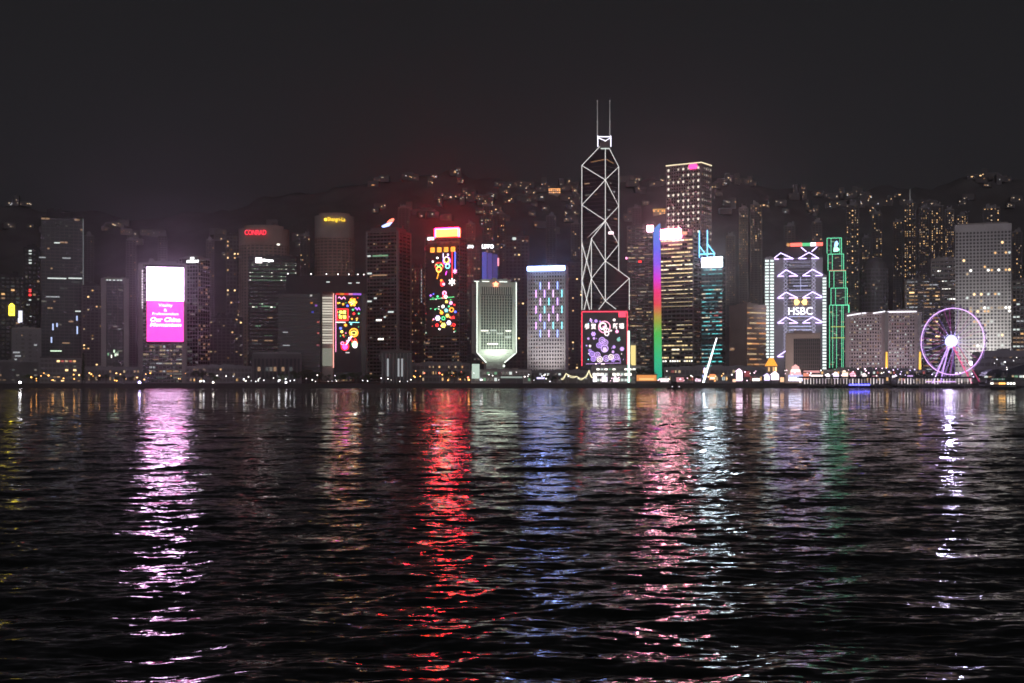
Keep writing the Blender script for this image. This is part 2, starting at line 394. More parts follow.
def orn(t, panel, kind, px, py, size, mat, pc, **k):
    """A light ornament on a facade panel; px, py and size in rows and columns of the photo."""
    q = t.m; x, z, r = (px - pc[0]) * q, (pc[1] - py) * q, size * q; y0, y1 = -1.1, -.5; m = MB()
    if kind == 'disc': m.disc(x, z, r, y0, y1)
    elif kind == 'ring': m.ring(x, z, r, r * k.get('wd', .3), y0, y1, 16, k.get('ez', 1))
    elif kind == 'star': m.star(x, z, r, r * .45, k.get('n', 5), y0, y1)
    elif kind == 'flower':
        m.disc(x, z, r * .35, y0 - .2, y1)
        for i in range(6): m.disc(x + r * .68 * math.cos(i * math.pi / 3), z + r * .68 * math.sin(i * math.pi / 3), r * .32, y0, y1, 8)
    elif kind == 'snow':
        for i in range(3):
            a = i * math.pi / 3 + .5; c, d = math.cos(a) * r, math.sin(a) * r; n = Vector((-d, 0, c)).normalized() * r * .1
            m.prism([(x - c + n.x, z - d + n.z), (x - c - n.x, z - d - n.z), (x + c - n.x, z + d - n.z), (x + c + n.x, z + d + n.z)], y0 - i * .05, y1)
        m.ring(x, z, r * .55, r * .16, y0 + .1, y1, 6)
    elif kind == 'box': m.box((x, (y0 + y1) / 2, z), (r * 2, .6, r * 2 * k.get('a', 1)))
    elif kind == 'frame':
        a = k.get('a', 1); th = r * k.get('th', .12)
        m.box((x, -.8, z + r * a), (2 * r + th, .6, th)).box((x, -.8, z - r * a), (2 * r + th, .6, th)).box((x - r, -.8, z), (th, .6, 2 * r * a - th)).box((x + r, -.8, z), (th, .6, 2 * r * a - th))
    elif kind == 'line': 
        x2, z2 = (k['to'][0] - pc[0]) * q, (pc[1] - k['to'][1]) * q; m.tube((x, -.8, z), (x2, -.8, z2), r, k=5)
    elif kind == 'drop':
        m.prism([(x - r * .2, z + r), (x - r * .75, z - r * .1), (x - r * .5, z - r * .8), (x, z - r), (x + r * .55, z - r * .75), (x + r * .7, z), (x + r * .25, z + r * .9)], y0, y1)
    elif kind == 'wave':
        p = [(x + r * (i / 6 - 1), z + r * k.get('a', .3) * math.sin(i * .9)) for i in range(13)]
        for a, b_ in zip(p, p[1:]): m.tube((a[0], -.8, a[1]), (b_[0], -.8, b_[1]), r * .09, k=5)
    return m.build('light_ornament', mat, panel)
def glyphs(t, panel, body, px0, px1, py0, py1, mat, pc):
    q = t.m; mb = text_mb(body, (px1 - px0) * q, (py1 - py0) * q, .5, .02); dx, dz = ((px0 + px1) / 2 - pc[0]) * q, (pc[1] - (py0 + py1) / 2) * q
    mb.v = [(x + dx, y - .9, z + dz) for x, y, z in mb.v]; return mb.build('lettering', mat, panel)

# ================================================================== the skyline, from the west end of the picture to the east end
# -- far end by the yellow sign; materials darkened for the weaker city light here
t = Tower('office_tower', 'dark office tower with a small yellow oval sign at the far end of the shore', 'tower', -14, 25, 276, 1620, depth=30)
t.wall(GLASS).frame(DARK, 26, 8).lit(DIM, 26, 8, .08).lit(COOL, 26, 8, .015).roof(DARK)
sg = t.board(8.6, 14.8, 304.5, 315.5, emis('yellow_sign', (1, .8, .05), 2.6), 'sign'); bpy.data.objects.remove(sg)
m = MB(); pc = (11.7, 310)
pl = [((x - 11.7) * t.m, (310 - y) * t.m) for x, y in ((8.8, 316), (14.6, 316), (14.6, 305.5), (13.4, 303.6), (11.7, 302.6), (10, 303.6), (8.8, 305.5))]
p, r = t.at('F', t.fu(11.7), t.fz(310), 1); link('sign', m.prism(pl, -.6, 0).mesh('sign', MATS['yellow_sign']), t.root, p, r)
p, r = t.at('F', t.fu(11.7), t.fz(310), 1.7); link('emblem', MB().ring(0, 0, 2.2, .7, -.3, 0, 12, 1.9).mesh('emblem', emis('amber_line', (.8, .3, .02), .8)), t.root, p, r)
t.board(18, 22.8, 310.5, 322, emis('white_sign_dim', (.8, .82, 1), 1.1), 'sign').scale = (.8, 1, 1); t.board(18, 20.2, 318, 322.5, MATS['white_sign_dim'], 'sign', o=1.4); t.done()
t = Tower('apartment_tower', 'slim dark tower with short white window column and red light beside the yellow sign', 'tower', 24, 40.5, 248, 1750, depth=24)
t.wall(GLASS).frame(DARK, 30, 4).lit(DIM, 30, 4, .08).roof(DARK)
for y in (251, 253.5, 257, 260.5, 263): t.win('F', t.fu(30.5), t.fz(y), 5.5, 2.2, COOL[1])
for y, x in ((300, 30), (305, 28), (316, 31), (320, 29)): t.win('F', t.fu(x), t.fz(y), 3, 1.8, COOL[1])
for y in (289, 292, 295): t.win('F', t.fu(30), t.fz(y), 3, 2.5, LR)
t.done()
t = Tower('office_tower', 'tall near-black glass tower with one thin bright floor line, highest at the dark far end', 'tower', 41, 83, 218, 1640, depth=40)
t.wall(GLASSB).frame(DARK, 50, 9, sp=.2, pr=.1, o=.3).lit(DIM, 50, 14, .035, run=3).roof(DARK, 9, .5)
for x0, x1, y, mt in ((47, 67, 278.5, COOL[1]), (68, 82.5, 278, COOL[1]), (46, 50, 297, COOL[2]), (50, 60, 297, COOL[2]), (54, 60, 243, COOL[1]), (62, 71, 258, COOL[2]), (39, 46, 258, COOL[2]), (75, 81, 311, COOL[1]), (50, 62, 351, GREENW[0]), (62, 70, 343, DIM[2])):
    t.win('F', (t.fu(x0) + t.fu(x1)) / 2, t.fz(y), (x1 - x0) * t.m * .94, 1.5, mt, .4)
for x, y, hh in ((77, 318, 5), (77.3, 330, 8), (53, 327, 7), (57, 325, 4), (51.5, 340, 6)): t.win('F', t.fu(x), t.fz(y), 1.6, hh * t.m, emis('bluish_window', (.5, .62, 1), .9), .4)
t.part(MB().box((t.w / 2 + .3, -t.d / 2 - .3, t.h / 2), (.35, .35, t.h)), 'edge_light', emis('dim_edge', (.7, .8, .8), .35)); t.done()
t = Tower('office_block', 'low plain grey block with few windows below the yellow sign', 'block', 12, 41, 329, 1400, depth=30)
t.wall(COND).frame(GREY, 11, 4, z0=t.fz(375), z1=t.h, sp=.55, pr=.6, o=.4).lit(DIM, 11, 8, .25).roof(CON, 2)
for x0, x1, y in ((13, 20, 352.5), (15, 21, 356), (14, 17, 359.5), (34, 37, 345)): t.win('F', (t.fu(x0) + t.fu(x1)) / 2, t.fz(y), (x1 - x0) * t.m, 1.6, COOL[2], .6)
t.done()
t = Tower('podium_building', 'long low grey podium under the plain block at the far end', 'building', -16, 38, 362, 1330, depth=34)
t.wall(COND).frame(COND, 4, 12, sp=.6, pr=.2).lit(DIM, 4, 12, .2).roof(GREY, 2, .7).done()
t = Tower('podium_building', 'low terrace building with a red and white lit top storey beneath the tall dark tower', 'building', 40, 81, 358, 1345, depth=30)
t.wall(COND).frame(GREY, 5, 10, sp=.4, pr=.2).lit(WARM + DIM, 5, 10, .28, z1=t.h * .72).roof(DARK, 1, .7)
for x, mt in ((58, WARM[0]), (62, ROSE[0]), (66, WARM[2]), (70, ROSE[0]), (74, WARM[1])): t.win('F', t.fu(x), t.fz(361.5), 3.6, 2.6, mt)
t.done()
t = Tower('apartment_tower', 'dark apartment tower with scattered warm windows behind the slim pale-edged tower', 'tower', 82, 103, 286, 1620, depth=30)
t.wall(DARK).frame(COND, 30, 5, sp=.4, pr=.3).lit(WARM, 30, 5, .16, fill=(.4, .4)).roof(DARK).done()
t = Tower('office_tower', 'slim dark tower edged by two pale vertical piers at the far end', 'tower', 101, 129, 279.5, 1360, depth=26)
t.wall(GLASSB).frame(DARK, 34, 5, sp=.15, pr=.12, o=.3, z1=t.h * .99).frame(CON, 0, 0, ends=5.2, o=1.4, faces='F', name='pier').lit(DIM, 34, 5, .05).roof(CON, 2.5, .8)
for x in (107, 110, 114, 118, 121): t.win('F', t.fu(x), t.fz(280.2), 2.2, 1.1, COOL[1], .9)
for i in range(9): t.win('F', t.fu(random.uniform(107, 122)), t.fz(random.uniform(348, 372)), 1.6, 3, random.choice(GREENW))
t.win('F', t.fu(119), t.fz(329), 4, .7, COOL[2]); t.done()

# -- tower with the tall pink screen
t = Tower('office_tower', 'office tower carrying a tall screen, white above and magenta below', 'tower', 139, 186, 264, 1400, depth=38)
t.wall(GLASS).frame(GREY, 34, 12, sp=.3, pr=.12, o=.4).frame(CON, 0, 0, ends=4, o=.9, faces='FLR', name='pier').lit(DIM[:2], 34, 14, .12, run=3).lit([GOLD[2], COOL[2], WARM[3], WARM[2]] + DIM, 7, 14, .5, z0=t.fz(374), z1=t.fz(345), run=2).roof(GREY)
bd = t.board(146.4, 184.2, 265.4, 343.4, DARK, 'screen', o=1.2, th=1.4); pc = (165.3, 304.4)
q = t.m
MB().box((0, -1, (304.4 - 283.4) * q), (37 * q, .5, 34.6 * q)).build('screen_image', SCRW, bd)
MB().box((0, -1, (304.4 - 322) * q), (37 * q, .5, 42 * q)).build('screen_image', MAG, bd)
WT = emis('screen_lettering', (1, .85, 1), 2.0)
for body, x0, x1, y0, y1 in (('Vitality', 158.5, 172.5, 303.8, 307.8), ('&', 163.8, 167, 309, 311.8), ('Professionalism', 152.5, 178.5, 312.8, 315.6), ('Our China', 150.5, 180.5, 317.8, 322.6), ('Momentum', 150, 181.5, 323.6, 327.4)):
    mb = text_mb(body, (x1 - x0) * q, (y1 - y0) * q, .4, .03 if y0 > 316 else .0); mb.v = [(x + ((x0 + x1) / 2 - pc[0]) * q, y - 1.5, z + (pc[1] - (y0 + y1) / 2) * q) for x, y, z in mb.v]; mb.build('lettering', WT, bd)
m = MB()
for i in range(15): m.box((t.fu(142.4), -t.d / 2 - 1.2, t.fz(271.5 + i * 2.6)), (1.1 + .5 * (i % 3 == 0), .5, 1.6))
t.part(m, 'lettering', emis('pale_vertical_letters', (1, .85, .95), .8))
t.done()
t = Tower('office_tower', 'office tower with a small white roof sign behind the pink-screen tower', 'tower', 179, 210, 258, 1480, xc=198, yaw=30)
t.wall(GLASS).frame(GREY, 34, 7, sp=.25, pr=.12, o=.4, sbays=5).lit(DIM[:2], 34, 7, .22, run=2).lit([WARM[3], DIM[2], DIM[0]], 34, 5, .2, 'R').roof(GREY, 3)
sg = t.board(183, 199, 259.3, 263.2, DARK, 'sign', o=1); t.text('EVERBRIGHT', 187.5, 199.5, 260.3, 262.9, emis('white_roof_letters', (1, 1, 1), 2.2), o=1.6, parent=sg, bold=.04)
t.board(191, 194.5, 257.4, 259.5, MATS['white_roof_letters'], 'emblem', o=1.2); t.done()
t = Tower('apartment_tower', 'dim dark block with a few warm windows between the pink-screen tower and the red-lettered hotel', 'tower', 209, 243, 318, 1560, depth=30)
t.wall(DARK).frame(COND, 20, 8, sp=.3, pr=.25).lit(WARM + DIM, 20, 8, .14, fill=(.4, .4)).roof(DARK).done()
t = Tower('apartment_tower', 'slim dark apartment tower with dim warm windows beside the red-lettered hotel', 'tower', 226, 240, 236, 1900, depth=24)
t.wall(DARK).frame(COND, 36, 4, sp=.4, pr=.35).lit(WARM, 36, 4, .2, fill=(.42, .4)).roof(DARK).done()

# -- hotels and government offices
t = Tower('hotel_tower', 'broad rounded hotel tower with red letters on its crown', 'hotel', 239, 289, 228, 1800, depth=46, oval=True)
t.wall(COND).frame(STONE, 44, 16, z0=0, z1=t.h * .9, sp=.45, pr=.42, o=.6).lit([DIM[0], DIM[2], WARM[3]], 44, 18, .12, z1=t.h * .88, fill=(.5, .45), u0=-t.w * .44, u1=t.w * .44).roof(STONE, 5, .8)
m = MB().zprism([((t.w / 2 + .9) * math.cos(2 * math.pi * i / 40), (t.d / 2 + .9) * math.sin(2 * math.pi * i / 40)) for i in range(40)], t.h * .9, t.h - .02); t.part(m, 'crown_band', STONE)
t.text('CONRAD', 245, 267, 230.4, 235.2, LETR, o=3.4, bold=.0); t.win('F', t.fu(278), t.fz(244), 4, 2, COOL[0], 1.2)
t.done()
t = Tower('office_tower', 'dark office tower with white square emblem and greenish lit top floors below the red letters', 'tower', 249, 297, 257, 1600, depth=34)
t.wall(GLASS).frame(DARK, 34, 10, sp=.4, pr=.14, o=.4).roof(DARK, 2, .7)
t.lit(GREENW + [GREENW[1]] * 3, 5, 20, .8, z0=t.fz(282), z1=t.fz(263), fill=(.62, .45)).lit(GREENW[1:2] + DIM, 34, 16, .09, run=3, z1=t.fz(285)).lit(GREENW, 2, 16, .5, z0=t.fz(309), z1=t.fz(303), fill=(.7, .35))
sg = t.board(255.5, 262, 258, 263.2, emis('white_emblem', (1, .86, .88), 2.6), 'sign', o=1); 
p, r = t.at('F', t.fu(258.7), t.fz(260.6), 2); m = MB(); g = 1.9 * t.m
m.prism([(-g, -g), (-g * .8, -g), (g, g * .8), (g, g), (g * .8, g), (-g, -g * .8)], -.3, 0).prism([(g, -g), (g, -g * .8), (-g * .8, g), (-g, g), (-g, g * .8), (g * .8, -g)], -.33, -.02); link('emblem', m.mesh('emblem', emis('rose_emblem', (1, .3, .36), 1.2)), t.root, p, r)
t.text('Bupa', 263, 273.5, 259.2, 262.4, emis('white_emblem_letters', (1, 1, 1), 2.4), o=1.4, bold=.06); t.done()
t = Tower('hotel_tower', 'rounded hotel tower with yellow letters, taller than the red-lettered hotel', 'hotel', 315, 354.5, 215, 1900, depth=40, oval=True)
t.wall(COND).frame(STONE, 46, 13, z0=0, z1=t.h * .87, sp=.42, pr=.4, o=.6).lit([WARM[1], WARM[2], WARM[2], DIM[2]], 46, 15, .26, z1=t.h * .86, fill=(.42, .4), u0=-t.w * .1, u1=t.w * .42).lit([WARM[3], DIM[0]], 46, 12, .16, z1=t.h * .86, u0=-t.w * .42, u1=-t.w * .1, fill=(.4, .4)).roof(STONE, 4, .8)
m = MB().zprism([((t.w / 2 + .9) * math.cos(2 * math.pi * i / 40), (t.d / 2 + .9) * math.sin(2 * math.pi * i / 40)) for i in range(40)], t.h * .87, t.h - .02); t.part(m, 'crown_band', CON)
t.text('Shangri-La', 327.5, 345, 217.6, 222.6, LETY, o=4.0, bold=.0); t.part(MB().disc(t.fu(325.6), t.fz(220), 2.4, -t.d / 2 - 4.2, -t.d / 2 - 3.4, 8), 'emblem', LETY); t.done()
t = Tower('low_building', 'low dark council block with a faintly lit wide front below the hotels', 'building', 253, 301, 354, 1350, depth=30)
t.wall(DARK).frame(COND, 1, 12, sp=.16, pr=.3, o=.8).lit(DIM, 2, 12, .25, z1=t.h * .6).roof(GREY, 2, .9, 1.5).done()

# government headquarters: a tall gate of two legs under one long top slab
Yg = 1480
t = Tower('gate_building', 'huge dark gate-shaped office building, two legs under one long roof slab', 'building', 278, 366, 276, Yg, depth=36)
def slab(mb, x0, x1, y0, y1, d=1.0, dy=0): mb.box(((t.fu(x0) + t.fu(x1)) / 2, dy, (t.fz(y0) + t.fz(y1)) / 2), ((x1 - x0) * t.m, t.d * d, (y1 - y0) * t.m)); return mb
t.body = t.part(slab(MB(), 278, 320, 292, 380), 'wall', GLASS); t.part(slab(MB(), 334, 366, 292.2, 380), 'wall', GLASS)
t.part(slab(MB(), 286, 367, 276, 291.8, 1.06), 'roof', DARK)
m = MB(); slab(m, 278, 322, 291.4, 294, 1.09); slab(m, 333, 367.5, 291.4, 293, 1.1); slab(m, 320.2, 322, 292.4, 380, 1.08); slab(m, 334, 335, 293.1, 380, 1.06)
for y in range(298, 378, 3): slab(m, 278.2, 319.8, y, y + .5, 1.015)
t.part(m, 'facade_frame', DARK)
at_ = MB(); slab(at_, 322.2, 333.2, 294, 380, .5, -6); t.part(at_, 'stair_core', CON)
for i in range(18):
    y = 297 + i * 2.65; m = MB(); slab(m, 322.4, 332.6, y, y + 1.4, .52, -7); m.build('window', random.choice([emis('pale_stair_floor', (1, .93, .78), .5), emis('pale_stair_floor_b', (1, .93, .78), .26), emis('pale_stair_floor', 0)]), t.root)
m = MB(); slab(m, 322.4, 332.4, 348, 366, .515, -7); m.build('window', emis('stair_hall', (.95, 1, .8), .14), t.root)
t.part(slab(MB(), 333.2, 333.75, 293, 368, 1.07), 'edge_light', emis('rose_edge', (1, .42, .34), 1.4))
for x, y in ((328, 281.5), (358, 282), (350, 282.4)): m = MB(); slab(m, x - 1.7, x + 1.7, y, y + 1, 1.075); m.build('window', COOL[1], t.root)
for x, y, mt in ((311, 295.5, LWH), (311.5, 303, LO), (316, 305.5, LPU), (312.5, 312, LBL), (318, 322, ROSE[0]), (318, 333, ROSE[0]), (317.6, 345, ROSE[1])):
    m = MB(); slab(m, x - 1, x + 1.2, y - .8, y + 1, 1.02); m.build('window', emis('reflected_%s' % mt.name, tuple(mt.node_tree.nodes['Principled BSDF'].inputs['Emission Color'].default_value)[:3], .32), t.root)  # coloured reflections in the glass, put on as faintly glowing patches
for i, x in enumerate((288, 311, 326.5, 338, 349, 358, 364)):
    m = MB(); slab(m, x - .35, x + .35, 273.4, 274.4, .03, -16); m.build('roof_lamp', LWH, t.root); 
m = MB(); 
for x in (288, 311, 326.5, 338, 349, 358, 364): slab(m, x - .1, x + .1, 274.4, 276, .01, -16)
m.build('lamp_bracket', STEEL, t.root)
for x0, x1, y in ((283, 288, 332), (283, 290, 345)): m = MB(); slab(m, x0, x1, y, y + 1, 1.02); m.build('window', COOL[2], t.root)
bd = t.board(335.4, 361.4, 291.8, 372, DARK, 'light_panel', o=1.6, th=1); pc = (348.4, 331.9); O = lambda k, x, y, s_, mt, **kk: orn(t, bd, k, x, y, s_, mt, pc, **kk)
for i, mt in enumerate((LR, LO, LR, LPK, LPU, LPU)): O('box', 337.8 + i * 4.3, 293.6, 2.1, emis('dim_' + mt.name, tuple(mt.node_tree.nodes['Principled BSDF'].inputs['Emission Color'].default_value)[:3], .55), a=.45)
O('frame', 342.5, 314.5, 5.6, LR, a=1.0, th=.13)
glyphs(t, bd, '恭賀', 338.9, 346.3, 310.3, 313.9, LYE, pc); glyphs(t, bd, '新禧', 338.9, 346.3, 315, 318.7, LYE, pc)
O('flower', 352.8, 301.8, 4.4, LO); O('disc', 352.8, 301.8, 1.6, LWH); O('wave', 342, 297.6, 3.6, LPK); O('star', 343.2, 303.8, 1.5, LO); O('disc', 338, 302.8, .9, LO); O('disc', 347.5, 305.4, 1, LBL); O('star', 353, 309.3, 1.3, LG, n=4); O('wave', 357.6, 308.4, 2.6, LPU, a=.5); O('disc', 354, 313.4, 1.2, LR); O('star', 357, 318.3, 1.5, LO, n=4); O('disc', 352, 318.6, .8, LO); O('disc', 358.8, 313.2, .8, LG)
O('line', 336, 322.2, .22, LWH, to=(345.5, 322.2)); O('line', 349, 322.2, .22, LCY, to=(359.5, 322.2)); O('star', 345.6, 325, 2, LO, n=6); O('drop', 351.2, 323.6, 1.2, LCY); O('disc', 340.6, 328.2, 1.2, LBL); O('disc', 341.8, 331.6, 1.3, LYE); O('star', 343.2, 335.2, 1.1, LO, n=4)
O('ring', 353.8, 332.6, 4.6, LO, wd=.22); O('ring', 353.8, 332.8, 3.0, LYE, wd=.3, ez=.7); O('wave', 353.6, 341, 4, LR, a=.6); O('drop', 355, 344.6, 3.4, LWH); O('ring', 354.6, 344, 2.9, LG, wd=.2); O('ring', 345, 346.6, 4.1, LR, wd=.16); O('disc', 345, 347, 2.5, LMA); O('line', 346, 345, .5, LLI, to=(352, 336)); O('ring', 342.4, 343.4, 1.7, LPK, wd=.3); O('disc', 349.6, 338.4, 1.1, LWH); O('disc', 347.2, 341, .9, LPK)
O('line', 335.8, 294.6, .18, LPK, to=(335.8, 352)); O('box', 347.6, 352.8, 2, emis('dim_caption', (1, .9, .9), .6), a=.25)
for i in range(22): O('disc', random.uniform(337, 360), random.uniform(297, 342), random.uniform(.25, .5), random.choice([LO, LWH, LPK, LYE, LG, LBL, LR]))
del pc
t = Tower('office_tower', 'dark square tower with a red and blue wave emblem above its roof', 'tower', 366, 411, 231, 1580, xc=398, yaw=24)
t.wall(GLASS, z1=t.h).frame(COND, 42, 9, sp=.5, pr=.16, o=.5, sbays=3).frame(GREY, 0, 0, ends=2, o=.9, faces='FR', name='pier').lit(DIM + [WARM[3]], 42, 10, .08).roof(COND, 5, .8)
for x0, x1, y, mt in ((366.5, 371, 255.5, COOL[1]), (372, 389, 255.5, GREENW[1]), (367, 372, 273, COOL[1]), (376, 382, 320, COOL[0]), (378, 384, 339, COOL[0]), (388, 394, 312, COOL[1]), (374, 377, 298, COOL[1]), (384, 386, 317, COOL[1]), (367, 372, 301, COOL[1]), (372, 388, 275, DIM[2])): t.win('F', (t.fu(x0) + t.fu(x1)) / 2, t.fz(y), (x1 - x0) * t.m, 1.9, mt, .6)
for i in range(2):
    pl = [((x - 385) * t.m, (222 - y) * t.m) for x, y in ([(378.2, 225), (380, 226.6), (386.4, 225.2), (390, 221.6), (384.4, 222.4)] if i == 0 else [(384, 221.8), (390.3, 221.2), (392, 219), (391.2, 217.6), (388, 218.6), (385.8, 220)])]
    p, r = t.at('F', t.fu(385), t.fz(222), -8 + i * .02); link('emblem', MB().prism(pl, -.6, .6).mesh('emblem', (emis('blue_emblem', (.35, .45, 1), 2.2), emis('red_emblem', (1, .16, .1), 2.4))[i]), t.root, p, r)
p, r = t.at('F', t.fu(385), t.fz(227.5), -8.5); link('emblem_post', MB().box((0, 0, 0), (.8, .8, 9)).mesh('emblem_post', STEEL), t.root, p, r)
t.done()
t = Tower('podium_building', 'square dark glass podium with lit tall columns in front of the wave-emblem tower', 'building', 382.5, 411, 353, 1340, depth=28)
t.wall(GLASS).frame(GREY, 0, 8, pr=.18, o=1).roof(COND, 2.5, 1.12, 0).lit([DIM[0], GREENW[1], COOL[2]], 1, 8, .7, z0=2, z1=t.h * .8, fill=(.5, .8), o=.05).done()
t = Tower('apartment_tower', 'narrow dim tower with one dotted vertical light line next to the red-topped tower', 'tower', 411, 426, 268, 1720, depth=24)
t.wall(DARK).frame(COND, 30, 4, sp=.35, pr=.2).lit([WARM[2], WARM[3], DIM[2]], 30, 5, .3, fill=(.4, .4)).roof(DARK)
for i in range(11): t.win('F', t.fu(421.5), t.fz(270.5 + i * 3.1), 1.2, 2.4, COOL[2], .7)
t.done()

# -- tower with red box sign and festive lights
t = Tower('office_tower', 'tower with blazing red box sign on its roof and festive lantern lights on front', 'tower', 425, 467, 238, 1560, xc=459.5, yaw=24)
t.wall(GLASS).frame(COND, 42, 9, sp=.42, pr=.12, o=.4, sbays=3).lit(DIM + [WARM[3]] * 2, 42, 14, .14, run=2).lit(GREENW[1:2] + [WARM[1]] + ROSE[:1], 1, 16, .7, z0=t.fz(302), z1=t.fz(299)).lit([COOL[1], GREENW[0], LR], 1, 14, .8, z0=t.fz(315.5), z1=t.fz(312.5)).lit([GREENW[0], GOLD[1]], 1, 14, .6, z0=t.fz(334), z1=t.fz(331.5)).roof(GREY, 2, .8)
m = MB()
for x in (436, 442, 449, 455): m.box((t.fu(x), -t.d * .2, t.h + 2), (1, 1, 6))
t.part(m, 'sign_support', STEEL)
p, r = t.at('F', t.fu(445.6), t.fz(232.6), -t.d * .3); link('sign', MB().box((0, 0, 0), (23.4 * t.m / math.cos(R(24)), 5, 9.4 * t.m)).mesh('sign', SIGNR), t.root, p, r)
m = MB(); sa, sb = 11.9 * t.m / math.cos(R(24)), 4.9 * t.m
for u_, v_, a_, b_ in ((0, sb, sa * 2, 1), (0, -sb, sa * 2, 1), (sa, 0, 1, sb * 2 - 1.1), (-sa, 0, 1, sb * 2 - 1.1)): m.box((u_, -2.8, v_), (a_, 1, b_))
link('sign_halo_border', m.mesh('sign_halo_border', emis('red_halo_border', (1, .008, .085), 58, 'AUTO')), t.root, p, r)  # border added to give the sign a red halo and red water streak
t.text('LIPPO', 428, 434.4, 236.3, 239.4, emis('white_corner_letters', (.95, .97, 1), 2), o=1.4, bold=.04)
bd = t.board(426.5, 458, 243, 336, DARK, 'light_panel', o=.75, th=.3); bd.scale = (1, 1, 1); pc = (442.2, 289.5); q0 = t.m; O = lambda k, x, y, s_, mt, **kk: orn(t, bd, k, x, y, s_, mt, pc, **kk)
for x in (432, 439.5, 447, 454.5): O('box', x, 249.3, 1.9, emis('dim_orange', (1, .38, .05), 1.1), a=1.1); O('frame', x, 249.3, 1.95, LO, a=1.1, th=.16)
O('ring', 439.4, 265.8, 4.7, LR, wd=.16, ez=.85); O('wave', 439.4, 265, 4.2, LG); O('ring', 439, 269, 3, LYE, wd=.25); O('ring', 447.6, 260.6, 4.2, LPU, wd=.18); O('ring', 448.6, 266, 2.6, LCY, wd=.3); O('ring', 447.4, 259.6, 2.8, LYE, wd=.22, ez=1.2); O('line', 439.4, 270.2, .35, LO, to=(437, 278.6)); O('line', 447.6, 271, .4, LMA, to=(446.4, 274.8)); O('drop', 442.8, 283.2, 3, LR); O('disc', 444.2, 284, 1.2, LLI); O('disc', 441.8, 280.2, 1.1, LO)
O('line', 453.6, 252, .3, LR, to=(453.6, 279)); O('line', 456.8, 252, .42, LBL, to=(456.8, 269)); O('snow', 456.6, 271.4, 2.5, LPK); O('snow', 453.4, 282, 3.6, LWH); O('line', 443.8, 253, .3, LLI, to=(443.8, 258)); O('disc', 432.4, 261, .8, LWH); O('disc', 437.4, 257.4, .9, LWH); O('disc', 449, 254.6, .9, LLI)
O('drop', 445.6, 295.4, 3.2, LR); O('disc', 446.4, 296.6, 1.7, LWH); O('ring', 445.2, 293, 2.2, LPK, wd=.4); O('disc', 437.6, 296.2, 1, LG); O('disc', 430, 295, .8, LPU); O('line', 429, 299, .2, LG, to=(456, 297)); O('disc', 433, 293.6, .6, LBL)
sp = [(443.6, 306.4, 'star', 1.9, LWH), (447.4, 301.6, 'star', 1.8, LYE), (452.2, 303, 'flower', 1.8, LPK), (442, 312.6, 'flower', 1.9, LO), (447, 310.4, 'star', 2.2, LCY), (453, 309.8, 'ring', 2.4, LO), (456, 305, 'disc', .9, LR), (437.8, 318, 'flower', 2.7, LLI), (444, 318.2, 'ring', 1.9, LG), (448.4, 315.6, 'flower', 1.8, LYE), (437, 325, 'ring', 1.6, LR), (444, 325.2, 'flower', 2.6, LYE), (450, 322.8, 'flower', 2.3, LLI), (455, 317.6, 'star', 1.8, LR), (455.4, 325, 'ring', 1.6, LR), (433.2, 319, 'disc', .7, LPK), (439.6, 329, 'disc', .8, LWH), (452.4, 318, 'disc', 1, LR), (457, 312, 'disc', 1, LBL), (450, 306.4, 'disc', .9, LG), (441, 321.6, 'disc', .6, LO), (435, 309, 'disc', .7, LG)]
for x, y, k, s_, mt in sp: O(k, x, y, s_, mt)
for i in range(20): O('disc', random.uniform(430, 457.5), random.uniform(297, 333), random.uniform(.25, .5), random.choice([LO, LWH, LPK, LYE, LG, LBL, LR]))
t.done()
# -- twin glass towers behind
t = Tower('office_tower', 'dim bluish tower with white roof letters, left of its brighter blue twin', 'tower', 462, 481, 243, 1840, depth=26)
t.wall(GLASSB).frame(DARK, 40, 4, sp=.2, pr=.2).lit(DIM, 40, 5, .12).roof(DARK, 3); t.text('LIPPO', 466.5, 473.6, 245.2, 248.4, emis('white_twin_letters', (.95, .97, 1), 1.8), o=1.4, bold=.04); t.done()
t = Tower('office_tower', 'blue-lit tower with white roof letters rising behind the chalice-shaped green-white block', 'tower', 481, 500, 243, 1860, depth=26)
t.wall(GLASSB).frame(DARK, 40, 4, sp=.2, pr=.2).lit(DIM, 40, 5, .1).roof(DARK, 3); t.text('LIPPO', 482, 493.6, 244.6, 248.6, emis('white_twin_letters_b', (.98, .98, 1), 2.6), o=1.4, bold=.04)
for i in range(3): t.board(482 + i * 5.4, 486.8 + i * 5.4, 252 + i * 1.2, 282, emis('blue_lit_glass%s' % 'abc'[i], (.16, .17, .8), (.34, .24, .16)[i]), 'lit_panel', o=.5, th=.4)
t.board(497.5, 499, 258, 266, emis('rose_line', (1, .3, .4), 1.2), 'edge_light', o=.9, th=.4); t.done()

# -- barracks tower: floodlit block on an inverted pyramid
Yb = 1350
t = Tower('office_tower', 'floodlit green-white block standing on a narrow tapered foot, red star at its top', 'tower', 473, 515, 282, Yb, xc=478, yaw=12)
PLA = wallm('barracks_stone', (.52, .56, .5), .7); zlo, zn = t.fz(353), t.fz(362.5)
t.part(MB().box((0, 0, (zlo + t.h) / 2), (t.w, t.d, t.h - zlo)), 'wall', wallm('barracks_glass', (.05, .075, .062), .25, .6))
m = MB(); a, b_ = t.w / 2, t.d / 2; k1 = .5
m.v = [(-a * k1, -b_ * k1, zn), (a * k1, -b_ * k1, zn), (a * k1, b_ * k1, zn), (-a * k1, b_ * k1, zn), (-a, -b_, zlo), (a, -b_, zlo), (a, b_, zlo), (-a, b_, zlo)]; m.f = [(0, 3, 2, 1), (4, 5, 6, 7)] + [(i, (i + 1) % 4, 4 + (i + 1) % 4, 4 + i) for i in range(4)]
